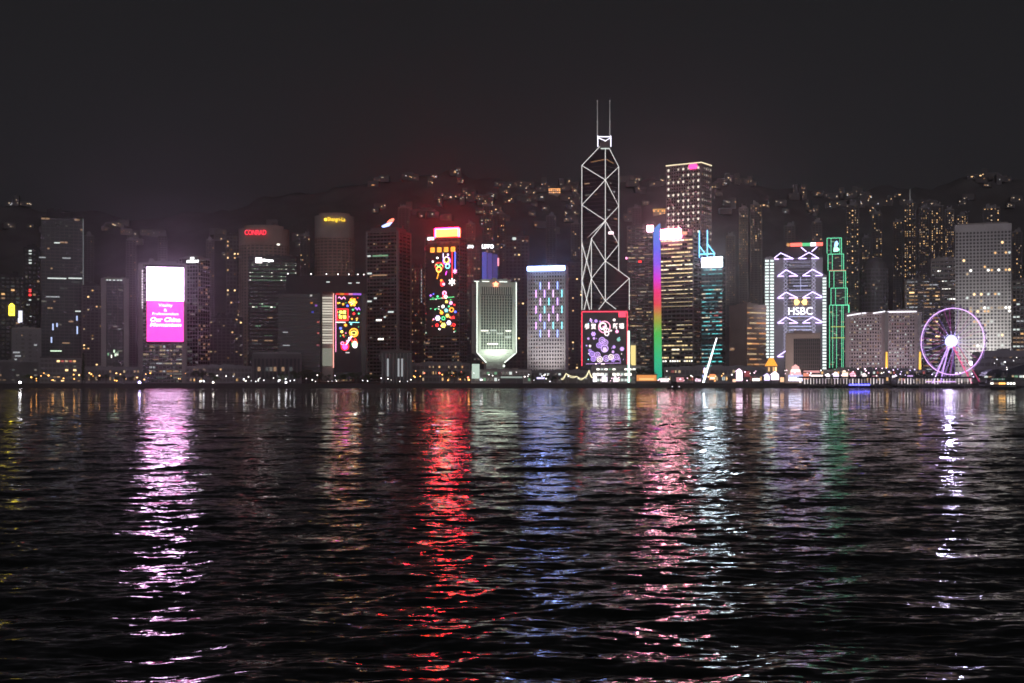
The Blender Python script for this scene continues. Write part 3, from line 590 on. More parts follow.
t.part(m, 'tapered_soffit', PLA); t.part(MB().box((0, 0, zn / 2), (t.w * .48, t.d * .48, zn - .1)), 'foot', PLA)
t.frame(PLA, 20, 14, zlo, t.h - 14, sp=.14, pr=.24, o=.7).frame(PLA, 0, 0, zlo, t.h, ends=2.6, o=1.5, faces='FLR', name='pier')
m = MB()
for f in 'FLR':
    p, r = t.at(f, 0, t.h - 2.6, .9); m.box(p, (t.width(f) - 5.4, 1.2, 5), r); p, r = t.at(f, 0, zlo + 2, .95); m.box(p, (t.width(f) - 5.4, 1.3, 4), r)
    for i in range(15): p, r = t.at(f, (-.5 + i / 14) * (t.width(f) - 7), t.h - 9, .35); m.box(p, (.9, .8, 8), r)
t.part(m, 'cornice', PLA)
EL = emis('edge_white', (.9, 1, .88), 1.5)
for u in (-t.w / 2 - 1.2, t.w / 2 + 1.2): t.part(MB().box((u, -t.d / 2 - 1.2, (zlo + t.h) / 2), (.55, .55, t.h - zlo)), 'edge_light', EL)
for g in (-1, 1): t.part(MB().tube((g * (a + .4), -b_ - .4, zlo - .4), (g * a * k1, -b_ * k1 - .6, zn), .45), 'edge_light', EL)
for x0, x1 in ((474, 479), (482, 489), (499, 507)): t.part(MB().box(((t.fu(x0) + t.fu(x1)) / 2, -t.d / 2 - 1.2, t.h + .3), ((x1 - x0) * t.m, .5, .6)), 'edge_light', EL)
t.part(MB().star(t.fu(495.4), t.fz(284.4), 3.4, 1.5, 5, -t.d / 2 - 2.6, -t.d / 2 - 1.9), 'star_emblem', emis('star_red', (1, .25, .12), 3.5))
for x0, x1, y, mt in ((481, 488, 330.6, COOL[0]), (490, 496, 330.4, COOL[1]), (505.5, 511, 330.6, COOL[0]), (486, 490, 333, COOL[1]), (497, 503, 333.4, COOL[1]), (487, 498, 344, COOL[0]), (505, 511, 337, COOL[1]), (479, 480.5, 316, COOL[0])): t.win('F', (t.fu(x0) + t.fu(x1)) / 2, t.fz(y), (x1 - x0) * t.m, 1.6, mt, .5)
t.roof(PLA, 3, .8, 0).done()
t = Tower('gatehouse', 'low white-lit podium with a bright gate panel below the chalice-shaped block', 'building', 471.5, 531, 370.5, 1316, depth=22)
t.wall(CON).frame(CONP, 2, 16, sp=.2, pr=.2).lit([COOL[1], COOL[2], GREENW[1], DIM[0]], 2, 16, .5).roof(CON, 1.5, .5); p = t.board(472, 479.5, 364, 378.5, emis('lit_gate', (.8, 1, .85), .45), 'lit_panel', o=1.3, th=1); t.done()

t = Tower('apartment_tower', 'dim apartment tower with scattered windows between the green-white block and the coloured-bar hotel', 'tower', 505, 529, 236, 1920, depth=26)
t.wall(DARK).frame(COND, 42, 6, sp=.4, pr=.3).lit(WARM + DIM, 42, 6, .1, fill=(.4, .4)).roof(DARK, 5, .4); t.board(512.5, 516, 237.5, 240, COOL[1], 'sign'); t.done()
t = Tower('office_tower', 'grey hotel block with rows of coloured vertical light bars and a lilac roofline', 'hotel', 527.5, 568, 266.5, 1390, xc=565, yaw=14)
HW = wallm('hotel_plaster', (.42, .39, .4)); zt = t.h - 4.5
t.wall(GLASS).frame(HW, 30, 14, z0=0, z1=zt, sp=.5, pr=.5, o=.5).lit([DIM[0], COOL[2], WARM[3]], 30, 14, .06, z1=zt, fill=(.42, .45)).roof(HW, 2, .6)
m = MB(); 
for f in 'FLR': p, r = t.at(f, 0, t.h - 2.4, .35); m.box(p, (t.width(f) + .6, .8, 4.6), r)
t.part(m, 'parapet', HW)
p, r = t.at('F', 0, t.h - 1.8, 1.2); link('roof_light', MB().box((0, 0, 0), (t.w, .7, 4.2)).mesh('roof_light', emis('lilac_roof_light', (.26, .4, 1), 15, 'AUTO')), t.root, p, r)
ca, cb = t.fu(531.5), t.fu(531.5 + 8.7 * 4); bars = [emis('bar_cyan', (.25, .85, 1), 1.5), emis('bar_blue', (.25, .35, 1), 2.2), emis('bar_violet', (.6, .3, 1), 2.2), emis('bar_pink', (.85, .5, 1), 1.6)]
for row in range(7):
    y = 285.5 + row * 8.0
    for c in range(7):
        if (row + c) % 2: 
            u = t.fu(536.2 + c * 4.3); p, r = t.at('F', u, t.fz(y), 1); link('light_bar', MB().box((0, 0, 0), (.9, .4, 7.2 * t.m)).mesh('light_bar', bars[(c + row * 2 + (c * row) % 3) % 4] if random.random() < .8 else bars[0]), t.root, p, r)
t.done()
t = Tower('apartment_tower', 'dim tower with a few warm windows squeezed between coloured-bar hotel and braced skyscraper', 'tower', 567, 583, 262, 1850, depth=26)
t.wall(DARK).frame(COND, 38, 4, sp=.4, pr=.3).lit(WARM + DIM, 38, 4, .14, fill=(.4, .4)).roof(DARK).done()

# -- braced glass skyscraper with twin masts
Yk = 1700
mk = (Yk + 30) / F; X0 = (605.3 - 512) * mk
zk = lambda py: Zp(py, Yk + 25 * 0) - GZ
t = Tower('skyscraper', 'tall faceted glass skyscraper outlined by white zigzag bracing, with twin masts', 'skyscraper', 582, 627, 140, Yk); t.root.location = (X0, Yk + 30, GZ); t.root.rotation_euler = (0, 0, 0)
kx = (Yk + 30) / F; A_, B_ = Vector((-22.2 * kx, 19.7)), Vector((15 * kx, 29.5)); C_, D_ = -A_, -B_; O_ = Vector((0, 0))
zz = lambda py: CAMH + (HZ - py) * kx - GZ
quad = [(A_, B_, 140.5, 163), (D_, A_, 221, 241), (B_, C_, 261, 279.5), (C_, D_, 301, 320)]
for p1, p2, yo, ys in quad:
    m = MB(); zo, zs = zz(yo), zz(ys)
    m.v = [(p1.x, p1.y, 0), (p2.x, p2.y, 0), (0, 0, 0), (p1.x, p1.y, zs), (p2.x, p2.y, zs), (0, 0, zo)]; m.f = [(0, 2, 1), (3, 4, 5), (0, 1, 4, 3), (1, 2, 5, 4), (2, 0, 3, 5)]
    t.part(m, 'glass_shaft', GLASSB)
LINE = NEONW; lr = .32
def edge(a, ya, b2, yb, r=lr): return MB().tube((a.x, a.y, zz(ya)), (b2.x, b2.y, zz(yb)), r, k=6).build('brace_light', LINE, t.root)
def out_(p, q=None, g=.7): return p * (1 + g / max(p.length, 1)) if p.length > 1 else Vector((0, -g))
Ao, Bo, Co, Do, Oo = [out_(x) for x in (A_, B_, C_, D_)] + [Vector((0, -.8))]
edge(Ao, 163, Ao, 378); edge(Oo, 141, Oo, 301); edge(Bo, 163, Bo, 281); edge(Co, 279.5, Co, 372); edge(Do, 241, Do, 372)
edge(Oo, 140.8, Ao, 163); edge(Oo, 140.8, Bo, 163)
seqO = [180, 220.6, 261, 301]; seqA = [163, 203, 242]; 
edge(Ao, 163, Oo, 180); edge(Oo, 180, Ao, 203); edge(Ao, 203, Oo, 220.6); edge(Oo, 220.6, Ao, 242); edge(Oo, 221.4, Do, 241)
edge(Bo, 163, Oo, 180); edge(Oo, 180, Bo, 203); edge(Bo, 203, Oo, 220.6); edge(Oo, 220.6, Bo, 242); edge(Bo, 242, Oo, 261)
edge(Do, 241, Oo, 261); edge(Oo, 261, Do, 280.5); edge(Do, 280.5, Oo, 301); edge(Oo, 261, Co, 279.5); edge(Oo, 261.6, Bo, 280); edge(Co, 279.5, Oo, 301); edge(Oo, 301, Do, 320); edge(Oo, 301, Co, 320)
edge(Ao, 242, Do, 280); edge(Do, 242, Ao, 280); edge(Ao, 280, Do, 318); edge(Do, 280, Ao, 318); edge(Ao, 318, Do, 356); edge(Ao, 163, Bo, 163, .3)
m = MB()
for p1, p2, yo, ys in quad:
    for i in range(1, 60):
        z = zz(380) + i * 5.2
        if z < zz(ys) - 2:
            for pa, pb in ((p1, p2), (p1, O_), (p2, O_)):
                mid = (pa + pb) / 2; d = pb - pa; nrm = Vector((d.y, -d.x)).normalized() * .06
                if mid.y + nrm.y > mid.y: nrm = -nrm
                m.box((mid.x + nrm.x, mid.y + nrm.y, z), (d.length, .3, .5), math.atan2(d.y, d.x))
t.part(m, 'facade_frame', COND)
def facewin(pa, pb, u, z, w_, h_, mat):
    d = (pb - pa); n = Vector((d.y, -d.x)).normalized(); n = n if n.y < 0 else -n; p = pa + d * u + n * .35
    link('window', unit(mat), t.root, (p.x, p.y, z), math.atan2(d.y, d.x), (w_, .3, h_))
for i in range(56):
    pa, pb, lo = random.choice([(A_, O_, 225), (O_, B_, 265), (D_, O_, 300), (O_, C_, 305), (A_, O_, 185), (O_, B_, 185)])
    z = random.uniform(zz(lo + 75), zz(lo)); z = round(z / 5.2) * 5.2 + 2.4
    facewin(pa, pb, random.uniform(.15, .85), z, random.choice([3, 4, 8]), 1.5, random.choice([DIM[0], DIM[2], COOL[2], WARM[3], COOL[1]]))
for u in (.45, .6, .75, .9): facewin(A_, O_, u, zz(160.6 - 2 * (u - .4)), 5, 1.2, WARM[3]); facewin(O_, B_, 1 - u, zz(159.2 + 4 * (.9 - u)), 5, 1.2, WARM[3])
# crown frame and masts
ux, uy = 6 * kx, 3
cr = [(-ux, 0), (ux, 0)]
m = MB().tube((-7.6 * kx, -2, zz(147)), (-7.6 * kx, -2, zz(136)), .5).tube((5.4 * kx, -2, zz(147)), (5.4 * kx, -2, zz(136)), .5).tube((-7.6 * kx, -2, zz(137)), (5.4 * kx, -2, zz(137)), .5).tube((-7.6 * kx, -2, zz(138)), (0, -2, zz(141)), .4).tube((5.4 * kx, -2, zz(138)), (0, -2, zz(141)), .4)
t.part(m, 'crown_frame', emis('crown_light', (.86, .82, 1), 2))
t.part(MB().box((-.8 * kx, -.5, zz(145)), (9 * kx, 5, 6 * kx)), 'roof', COND)
t.part(MB().box((-.8 * kx, -6, zz(149.4)), (8 * kx, 3, .9)), 'window', COOL[1])
for x in (-8.0, 4.4):
    ms = MB().tube((x * kx, -2, zz(136)), (x * kx, -2, zz(122)), .75, .6).tube((x * kx, -2, zz(122)), (x * kx, -2, zz(101.5)), .5, .28); ms.sphere((x * kx, -2, zz(122)), 1.1, 8, 5).sphere((x * kx, -2, zz(101.2)), .9, 8, 5)
    t.part(ms, 'mast', emis('mast_glow', (.75, .72, .72), .22))  # masts shine faintly by themselves in place of light falling on them
t.part(MB().box((11.5 * 0 + 4.6 * kx, -19, zz(234.5)), (5 * kx, 1, 2.6 * kx)), 'sign', emis('rose_white_sign', (1, .7, .78), 1.6)).location = (0, 0, 0)

# -- block with the large red-framed picture of light
t = Tower('office_block', 'dark block faced by a red-framed wall of purple and white flower lights', 'block', 579.5, 629.5, 311, 1420, depth=34)
t.wall(GLASS).frame(DARK, 17, 8, sp=.4, pr=.1, o=.3).lit(DIM, 17, 10, .2, run=3).roof(DARK, 2)
bd = t.board(581.4, 627.6, 311.6, 372, GLASS, 'light_panel', o=.8, th=.6); pc = (604.5, 341.8); O = lambda k, x, y, s_, mt, **kk: orn(t, bd, k, x, y, s_, mt, pc, **kk)
RED = emis('red_frame_line', (1, .045, .09), 1.5)
O('line', 581.8, 311.6, .5, RED, to=(627.2, 311.6)); O('line', 581.9, 312, .42, RED, to=(581.9, 366)); O('line', 627.2, 312, .38, RED, to=(627.2, 366)); O('box', 622.2, 314.6, 3.6, emis('red_square', (1, .05, .1), 1.4), a=.72)
WL = emis('flower_white', (1, .84, .82), 1.5); LL = emis('flower_lilac', (.55, .32, 1), 1.3); LM = emis('flower_mauve', (.7, .42, 1), 1.1)
glyphs(t, bd, '恭', 584.6, 589.4, 323.6, 329.2, WL, pc); glyphs(t, bd, '賀', 591, 596, 323.6, 329.2, WL, pc); glyphs(t, bd, '新', 613, 618, 323.2, 328.8, WL, pc); glyphs(t, bd, '禧', 619, 624, 323.2, 328.8, WL, pc)
O('ring', 604.4, 327, 6.2, emis('rose_ring', (1, .35, .5), 1.6), wd=.14); O('ring', 603, 326, 3.6, WL, wd=.3); O('wave', 605.6, 330, 4, WL, a=.5); O('ring', 606.8, 333.6, 2.4, WL, wd=.4); O('star', 604.6, 327.6, 2.6, LPK, n=6)
for x, y, s_, mt in ((591, 320.4, 1.5, LL), (596, 321, 1.7, LL), (614.2, 320, 1.5, WL), (600, 321.4, .8, LL), (593.4, 334, 2.4, LL), (588.4, 338.6, 1.2, LM), (594, 338.4, 1.3, LM), (618.6, 339.6, 2.0, emis('mint', (.35, .8, .65), .7)), (617, 331.6, 1.6, LPK), (590, 346, 1.3, WL), (586.6, 345.6, .8, LM), (622, 349, 2.2, LM), (614, 347, 1.6, LL), (613, 352, 1.4, LM), (599.6, 330, .9, LL), (611, 330.6, 1, WL)): O('flower', x, y, s_, mt)
for x, y, s_, mt in ((602, 340.4, 3.2, LM), (605.2, 342.6, 3.0, LM), (599.2, 345.4, 2.8, LL), (604.6, 348.6, 3.8, LM), (604.8, 350, 2.0, WL), (592, 354, 2.8, LL), (597.4, 355, 3, LM), (593.4, 359, 2.6, LL), (599.8, 359.4, 3, WL), (606.2, 358.6, 3.2, LM), (611, 357.2, 2.8, WL), (616.4, 357, 3, LM), (613, 360, 2, LL), (590, 350.6, 1.6, LL), (619, 359, 1.4, LM)): O('ring', x, y, s_, mt, wd=.2); O('ring', x, y, s_ * .48, mt, wd=.4)
O('line', 586, 364, .18, LM, to=(621, 363)); 
for x in (596, 602, 604): O('disc', x, 364, .7, WL)
for i in range(26): O('disc', random.uniform(586, 624), random.uniform(318, 362), random.uniform(.25, .5), random.choice([LM, LL, WL, LCY]))
t.done()
t = Tower('podium_building', 'pale lit podium at the foot of the red-framed flower wall', 'building', 592, 640, 366.5, 1345, depth=28)
t.wall(CON).frame(CONP, 3, 12, sp=.35, pr=.2).lit(COOL[:2] + [GREENW[1], GREENW[2]], 3, 12, .75).roof(CON, 1.5, .6).done()
t = Tower('light_pylon', 'slim white-green column of light beside the red-framed flower wall', 'pylon', 627.6, 629.9, 330, 1335, depth=3)
t.part(MB().box((0, 0, t.h * .5), (t.w * .6, 1.6, t.h)), 'mast', STEEL); t.part(MB().box((0, -1.3, t.h * .5), (t.w * .8, .8, t.h - 2)), 'light_strip', emis('mint_strip', (.62, 1, .86), 1.8, 'AUTO')); t.done()
t = Tower('lit_block', 'small golden lit block beside the white-green column of light', 'block', 630.5, 636.5, 344.5, 1372, depth=14)
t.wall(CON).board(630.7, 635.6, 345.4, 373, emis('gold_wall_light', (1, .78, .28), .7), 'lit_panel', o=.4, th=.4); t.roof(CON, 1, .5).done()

# -- gold striped pair and the rainbow strip
t = Tower('office_tower', 'dark tower with thin gold floor lines and small rose-white sign, left of rainbow strip', 'tower', 627, 653, 226, 1830, depth=36)
t.wall(GLASS).frame(COND, 46, 6, sp=.4, pr=.14, o=.4).lit(GOLD[1:3] + DIM * 2, 46, 16, .3, run=4, floorp=(.2, .4, 1, 1.6), fill=(.85, .35)).roof(COND, 3)
t.board(647.2, 653.4, 225.8, 231.8, emis('rose_white_roof_sign', (1, .4, .5), 22, 'AUTO'), 'sign', o=1.4)
t.win('F', t.fu(640), t.fz(261.5), 4, 3, LR); t.win('F', t.fu(626.8), t.fz(258), 3, 3, LPK); t.done()
t = Tower('office_tower', 'tower of many gold lit floors with a glaring white-pink roof sign and blue crown masts', 'tower', 655, 703, 234, 1500, xc=693, yaw=26)
t.wall(GLASS).frame(COND, 33, 9, z0=t.fz(372), sp=.42, pr=.1, o=.5, sbays=2).roof(COND, 3, .6)
GD = GOLD + [GOLD[0]] * 2
t.lit(GD, 17, 14, .62, z0=t.fz(308), z1=t.fz(238.5), run=5, fill=(.92, .34), floorp=(.5, .9, 1.2, 1.2)); t.lit(GD, 11, 14, .55, z0=t.fz(360), z1=t.fz(316), run=4, fill=(.92, .36), floorp=(.5, .9, 1.2)); t.lit([GOLD[3], COOL[0]], 1, 16, .6, z0=t.fz(362.6), z1=t.fz(359.4), fill=(.6, .7)); t.lit(DIM + [WARM[3]], 33, 3, .2, 'R')
p, r = t.at('F', t.fu(671.4), t.fz(233.2), 1.5); link('sign', MB().box((0, 0, 0), (19.5 * t.m / math.cos(R(26)), 1.2, 8.6 * t.m)).mesh('sign', emis('glaring_sign', (1, .5, .6), 26, 'AUTO')), t.root, p, r)
m = MB(); sa, sb = 9.9 * t.m / math.cos(R(26)), 4.5 * t.m
for u_, v_, a_, b_ in ((0, sb, sa * 2, .9), (0, -sb, sa * 2, .9), (sa, 0, .9, sb * 2 - 1), (-sa, 0, .9, sb * 2 - 1)): m.box((u_, -.9, v_), (a_, .8, b_))
link('sign_halo_border', m.mesh('sign_halo_border', emis('rose_halo_border', (1, .14, .3), 60, 'AUTO')), t.root, p, r)  # rose border added to give the white sign its pink halo
t.board(682.5, 687.5, 232, 234.6, emis('orange_dim_sign', (1, .4, .2), .8), 'sign', o=1.3)
BLC = emis('blue_crown_line', (.16, .62, 1), 1.8); m = MB(); g = lambda x, y, yy=-6: (t.fu(x), yy, t.fz(y))
for a, b_ in ((g(696.6, 258), g(696.6, 231)), (g(701.6, 258, 2), g(701.6, 230, 2)), (g(701.8, 244, 2), g(708.4, 253.6, 2)), (g(708.4, 253.6, 2), g(708.2, 256.6, 2)), (g(696.6, 246), g(703.2, 255.6)), (g(696.6, 254.6), g(708.3, 254, 2))): m.tube(a, b_, .62)
t.part(m, 'crown_frame', BLC); t.part(MB().box((t.fu(702), -2, t.fz(259)), (11 * t.m, 7, 4)), 'crown_base', emis('blue_crown_glow', (.1, .1, .7), .3)); t.done()
t = Tower('light_pylon', 'tall slanting rainbow strip of light, blue above, red in the middle, green below', 'pylon', 652, 661.5, 222.5, 1440, depth=8)
rb = bpy.data.materials.new('rainbow_light'); rb.use_nodes = True; n = rb.node_tree; pb = n.nodes['Principled BSDF']; tcn = n.nodes.new('ShaderNodeTexCoord'); sp_ = n.nodes.new('ShaderNodeSeparateXYZ'); rr = n.nodes.new('ShaderNodeValToRGB'); n.links.new(tcn.outputs['Generated'], sp_.inputs[0]); n.links.new(sp_.outputs['Z'], rr.inputs[0]); n.links.new(rr.outputs[0], pb.inputs['Emission Color']); pb.inputs['Emission Strength'].default_value = .6; pb.inputs['Base Color'].default_value = (.02, .02, .02, 1)
el = rr.color_ramp.elements; el[0].position = 0; el[0].color = (.01, .42, .30, 1); el[1].position = 1; el[1].color = (.08, .32, .75, 1)
for ps, c_ in ((.14, (.03, .55, .24, 1)), (.3, (.08, .55, .08, 1)), (.4, (.45, .36, .04, 1)), (.48, (.85, .06, .08, 1)), (.57, (.95, .03, .22, 1)), (.65, (.75, .04, .75, 1)), (.74, (.28, .1, .95, 1)), (.83, (.12, .14, .95, 1))): q_ = el.new(ps); q_.color = c_
g = lambda x, y: (t.fu(x), t.fz(y)); out2 = [g(654.4, 380), g(662, 380), g(660.2, 223), g(653.2, 229)]
t.part(MB().prism(out2, -4, -2.6), 'light_strip', rb); t.part(MB().prism([(x + (.4 if x > 0 else -.4), z) for x, z in out2], -2.5, 4), 'fin', COND); t.done()

# -- tallest box tower with dotted lights
t = Tower('skyscraper', 'tall square grey skyscraper dotted with rows of white lamps, pink emblem at top', 'skyscraper', 666, 711.5, 163.6, 1740, xc=701, yaw=26)
CK = wallm('grey_metal_cladding', (.24, .225, .225), .45, .4); fl = 34
t.wall(GLASS).frame(CK, 68, 14, sp=.4, pr=.4, o=.5, sbays=6).lit([emis('lamp_white_soft', (1, .88, .72), .75), emis('lamp_white_soft_b', (1, .85, .7), .4), emis('lamp_white_soft', 0)], 34, 7, .84, z1=t.h - 3, fill=(.36, .34), o=.7).lit([emis('lamp_white_soft_b', 0), DIM[2], emis('lamp_soft_c', (1, .88, .75), .22)], 34, 5, .7, 'R', z1=t.h - 3, fill=(.3, .3), o=.7).lit([GOLD[2], DIM[2], DIM[0]], 68, 14, .12, fill=(.5, .4)).roof(COND, 2, .8)
m = MB()
for f in 'FR': p, r = t.at(f, 0, t.h + .4, .5); m.box(p, (t.width(f) + .9, .8, 1.3), r)
t.part(m, 'roof_light', emis('roof_edge_gold', (1, .85, .55), .9)); p, r = t.at('F', t.fu(693.5), t.fz(166.8), 1.2); link('sign', MB().disc(-3, 0, 3.6, -.6, 0, 12).disc(3, 0, 3.6, -.62, -.01, 12).box((0, -.3, 0), (6, .55, 6.6)).mesh('sign', emis('pink_emblem', (1, .06, .28), 1.8)), t.root, p, r); t.done()
t = Tower('office_tower', 'teal-striped tower with a bright white box sign at its top', 'tower', 701.5, 725, 259, 1470, xc=722.4, yaw=20)
t.wall(GLASSB).frame(DARK, 27, 6, sp=.35, pr=.1, o=.4).roof(GREY, 2).lit(TEAL + TEAL[:2], 25, 10, .8, z0=t.fz(368), z1=t.fz(268), run=4, fill=(.9, .3)).lit(ROSE, 7, 10, .5, z0=t.fz(328), z1=t.fz(304), run=3, fill=(.9, .4)); t.board(702.6, 722.6, 257.4, 266.8, emis('white_box_sign', (.75, .9, 1), 22, 'AUTO'), 'sign', o=1.6); t.done()

t = Tower('office_block', 'brownish block, plain pale end wall beside rows of amber windows', 'block', 729, 766, 305.5, 1520, xc=747, yaw=40)
t.wall(STONE).frame(STONE, 15, 0, sp=.5, o=.6, faces='F').lit([WARM[2], WARM[1], emis('amber_strip', (1, .45, .2), .45), DIM[2], WARM[3]], 15, 8, .7, run=4, fill=(.92, .32), o=.2).lit([WARM[2], DIM[2]], 15, 3, .05, 'L').roof(STONE, 3).done()

# -- bank with coat-hanger trusses of light
Yh = 1660
t = Tower('bank_tower', 'grey bank tower hung on lilac lit trusses, with white HSBC letters and an amber emblem', 'bank', 773, 822.5, 258, Yh, depth=42)
GA = wallm('grey_aluminium', (.34, .32, .345), .45, .4)
t.wall(wallm('grey_glazing', (.09, .09, .105), .3, .5)); t.frame(GA, 40, 0, sp=.3, o=.4, faces='FLR'); t.frame(GA, 0, 0, ends=11.5 * t.m, o=.9, faces='F', name='side_wing')
X = lambda x: t.fu(x); Zf = lambda y: t.fz(y); yf = -t.d / 2
t.part(MB().box((X(800), -2, Zf(250.5)), (28 * t.m, 20, 15 * t.m)).box((X(803), -3, Zf(244.6)), (36 * t.m, 8, 2 * t.m)), 'roof', DARK)
LV = emis('lilac_truss_light', (.62, .46, 1), 2.8)
def truss(ax, base, y0, y1, inner, outer, r=.48):
    m = MB(); yy = yf - 2.2
    A = (X(ax), yy, Zf(y0))
    for x in (inner, outer):
        if x is not None: m.tube(A, (X(x), yy, Zf(y1)), r); m.tube((X(x), yy, Zf(y1)), (X(ax + (x - ax) * .25), yy, Zf(y1)), r * .9)
    m.build('truss', LV, t.root)
truss(780.6, 0, 252.8, 258.8, 793.4, 772.8); truss(809, 0, 252.8, 258.8, 798.4, 818.6)
for y0, y1 in ((269.8, 276), (292.2, 298), (317.2, 323)): truss(786, 0, y0, y1, 797.8, 777.6); truss(812.6, 0, y0, y1, 802.6, 823.6)
truss(785.5, 0, 351, 356.6, None, 777.4)
m = MB()
for a, b_ in (((801, 247.5), (806.4, 252)), ((817, 247.5), (811.6, 252))): m.tube((X(a[0]), yf - 1.5, Zf(a[1])), (X(b_[0]), yf - 1.5, Zf(b_[1])), .55)
t.part(m, 'crane_arm', LV)
m = MB()
for x in (785.6, 813.6):
    for i in range(26):
        z0, z1 = Zf(353) + (Zf(254) - Zf(353)) * i / 26, Zf(353) + (Zf(254) - Zf(353)) * (i + 1) / 26
        m.tube((X(x - 2), yf - 1.4, z0), (X(x + 2), yf - 1.4, z1), .28, k=4); m.tube((X(x + 2), yf - 1.55, z0), (X(x - 2), yf - 1.55, z1), .28, k=4)
t.part(m, 'ladder_mast', emis('ladder_lilac', (.66, .62, .9), .6))
for x0, x1, y in ((789, 811, 290.4), (789, 811, 316.4), (789, 811, 326.4), (789, 811, 330), (793, 808, 286)): t.part(MB().box((X((x0 + x1) / 2), yf - 1.3, Zf(y)), ((x1 - x0) * t.m, .5, .9)), 'light_line', emis('lilac_line', (.6, .6, 1), .75))
for y in (262.5, 266, 280, 283, 294, 296.5, 320, 333.5, 336): t.part(MB().box((X(800), yf - 1.3, Zf(y)), (21 * t.m, .5, .8)), 'light_line', emis('lilac_line_dim', (.62, .58, .85), .32))
t.part(MB().box((X(800.6), yf - 1.6, Zf(284)), (.5, .5, 14 * t.m)), 'light_line', MATS['lilac_line'])
p = t.text('HSBC', 788.4, 812.4, 307.4, 314.8, emis('white_bank_letters', (.85, .8, 1), 2.2), o=2, bold=.0)
m = MB()
for g in (-1, 1):
    cx = X(800.6) + g * 3.4 * t.m; r = 3.0 * t.m
    m.prism([(cx - g * r * .9, Zf(302.2)), (cx - g * r * .1, Zf(299.2)), (cx + g * r * .8, Zf(299.4)), (cx + g * r * 1.05, Zf(302.2)), (cx + g * r * .8, Zf(305)), (cx - g * r * .1, Zf(305.2))][::g], yf - 2.4, yf - 1.4)
t.part(m, 'emblem', emis('amber_emblem', (1, .55, .17), 2.2))
x = 790.5
for wd, mt in ((11.5, emis('roof_red', (1, .12, .09), 1.8)), (8.5, emis('roof_green', (.1, .6, .25), .8)), (5.2, emis('roof_white', (1, .9, 1), 2.4)), (7, MATS['roof_red'])):
    t.part(MB().box((X(x + wd / 2), yf - 2, Zf(244.8)), (wd * t.m, 1, 3.4 * t.m)), 'sign', mt); x += wd
t.part(MB().disc(X(788.4), Zf(244.8), 1.8 * t.m, yf - 2.3, yf - 1.5), 'emblem', emis('roof_amber_dim', (.8, .35, .1), .6))
t.lit(DIM + [COOL[2]], 30, 12, .2, z0=Zf(352), z1=Zf(264), u0=X(789), u1=X(811), o=.5).done()
DASH = [emis('stair_dash', (.85, 1, .95), 1.05), emis('stair_dash_b', (.85, 1, .95), .8)]
for nm, lab, xs, y0, y1, Y in (('stair_tower', 'slim stair tower with two columns of white light dashes, west edge of the truss-hung bank', (767, 772), 259.5, 361, 1640), ('stair_tower', 'stair tower with a single white dashed light column, east edge of the truss-hung bank', (824.4,), 277, 371, 1640)):
    t2 = Tower(nm, lab, 'stair tower', min(xs) - 2.2, max(xs) + 2.2, y0 - 1, Y, depth=12); t2.wall(wallm('grey_glazing', 0)); t2.frame(GA, 26, 0, sp=.2, o=.3).roof(GA, 2, .6)
    for x in xs:
        for i in range(int((y1 - y0) / 3.1)): t2.win('F', t2.fu(x), t2.fz(y0 + 1.4 + i * 3.1), 3.7 * t2.m, 1.9 * t2.m, DASH[0] if random.random() < .7 else DASH[1], .6)
    t2.done()

# -- stepped tower outlined in green
Yc = 1690
t = thing('office_tower', 'slender stepped tower outlined in green light with a blue and green emblem', 'tower', ((837.5 - 512) * Yc / F, Yc, GZ), -math.atan2((837.5 - 512), F)); q = Yc / F * math.cos(math.atan2(837.5 - 512, F)); zc = lambda y: Zp(y, Yc) - GZ
GL = emis('green_outline', (.16, .85, .45), 1.1); GLD = emis('green_outline_dim', (.3, .8, .5), .35)
tiers = [(827, 841.5, 238, 253.5, 0), (828, 843.6, 254.2, 270.6, -2), (829.4, 845.6, 271.2, 287.6, -4), (831, 847.2, 288.4, 304.8, -6), (829.6, 849, 305.4, 380, -8)]
for i, (x0, x1, y0, y1, dy) in enumerate(tiers):
    xa, xb = (x0 - 837.5) * q, (x1 - 837.5) * q
    MB().box(((xa + xb) / 2, dy + 9, (zc(y0) + zc(y1)) / 2), (xb - xa - .6, 18, zc(y0) - zc(y1))).build('wall', GLASS, t)
    yy = dy - .5; m = MB(); r = .33
    zb_ = zc(y1) if i < 4 else zc(368)
    m.tube((xa, yy, zb_), (xa, yy, zc(y0)), r).tube((xb, yy, zb_), (xb, yy, zc(y0)), r).tube((xa, yy, zc(y0)), (xb, yy, zc(y0)), r)
    if i < 4: m.tube((xa + (xb - xa) * .28, yy, zb_), (xa + (xb - xa) * .28, yy, zc(y0)), r * .8); m.tube((xb - (xb - xa) * .12, yy, zb_), (xb - (xb - xa) * .12, yy, zc(y0)), r * .7)
    else:
        for f in (.16, .36, .62, .7): m.tube((xa + (xb - xa) * f, yy - .1, zb_), (xa + (xb - xa) * f, yy - .1, zc(y0)), r * .75)
    m.build('outline_light', GL, t)
    m = MB()
    for k in range(int((y1 - y0) / 3)): m.box(((xa + xb) / 2, yy + .3, zc(y0 + 1.5 + k * 3)), (xb - xa - 1, .4, .9))
    m.build('facade_frame', DARK, t)
    for k in range(4 if i < 4 else 22):
        w_ = unit(random.choice([GREENW[1], DIM[0], DIM[2], GREENW[1], WARM[2]])); link('window', w_, t, (random.uniform(xa + 2, xb - 2), yy + .2, zc(y0 + 3 + random.uniform(0, y1 - y0 - 6))), 0, (random.uniform(2, 5), .3, 1.2))
xa, xb = (836 - 837.5) * q, (848.5 - 837.5) * q
MB().tube((xa, -9, zc(305.6)), (xb, -9, zc(305.6)), .4).tube((xb, -9, zc(305.6)), (xb, -9, zc(317)), .4).build('outline_light', GL, t)
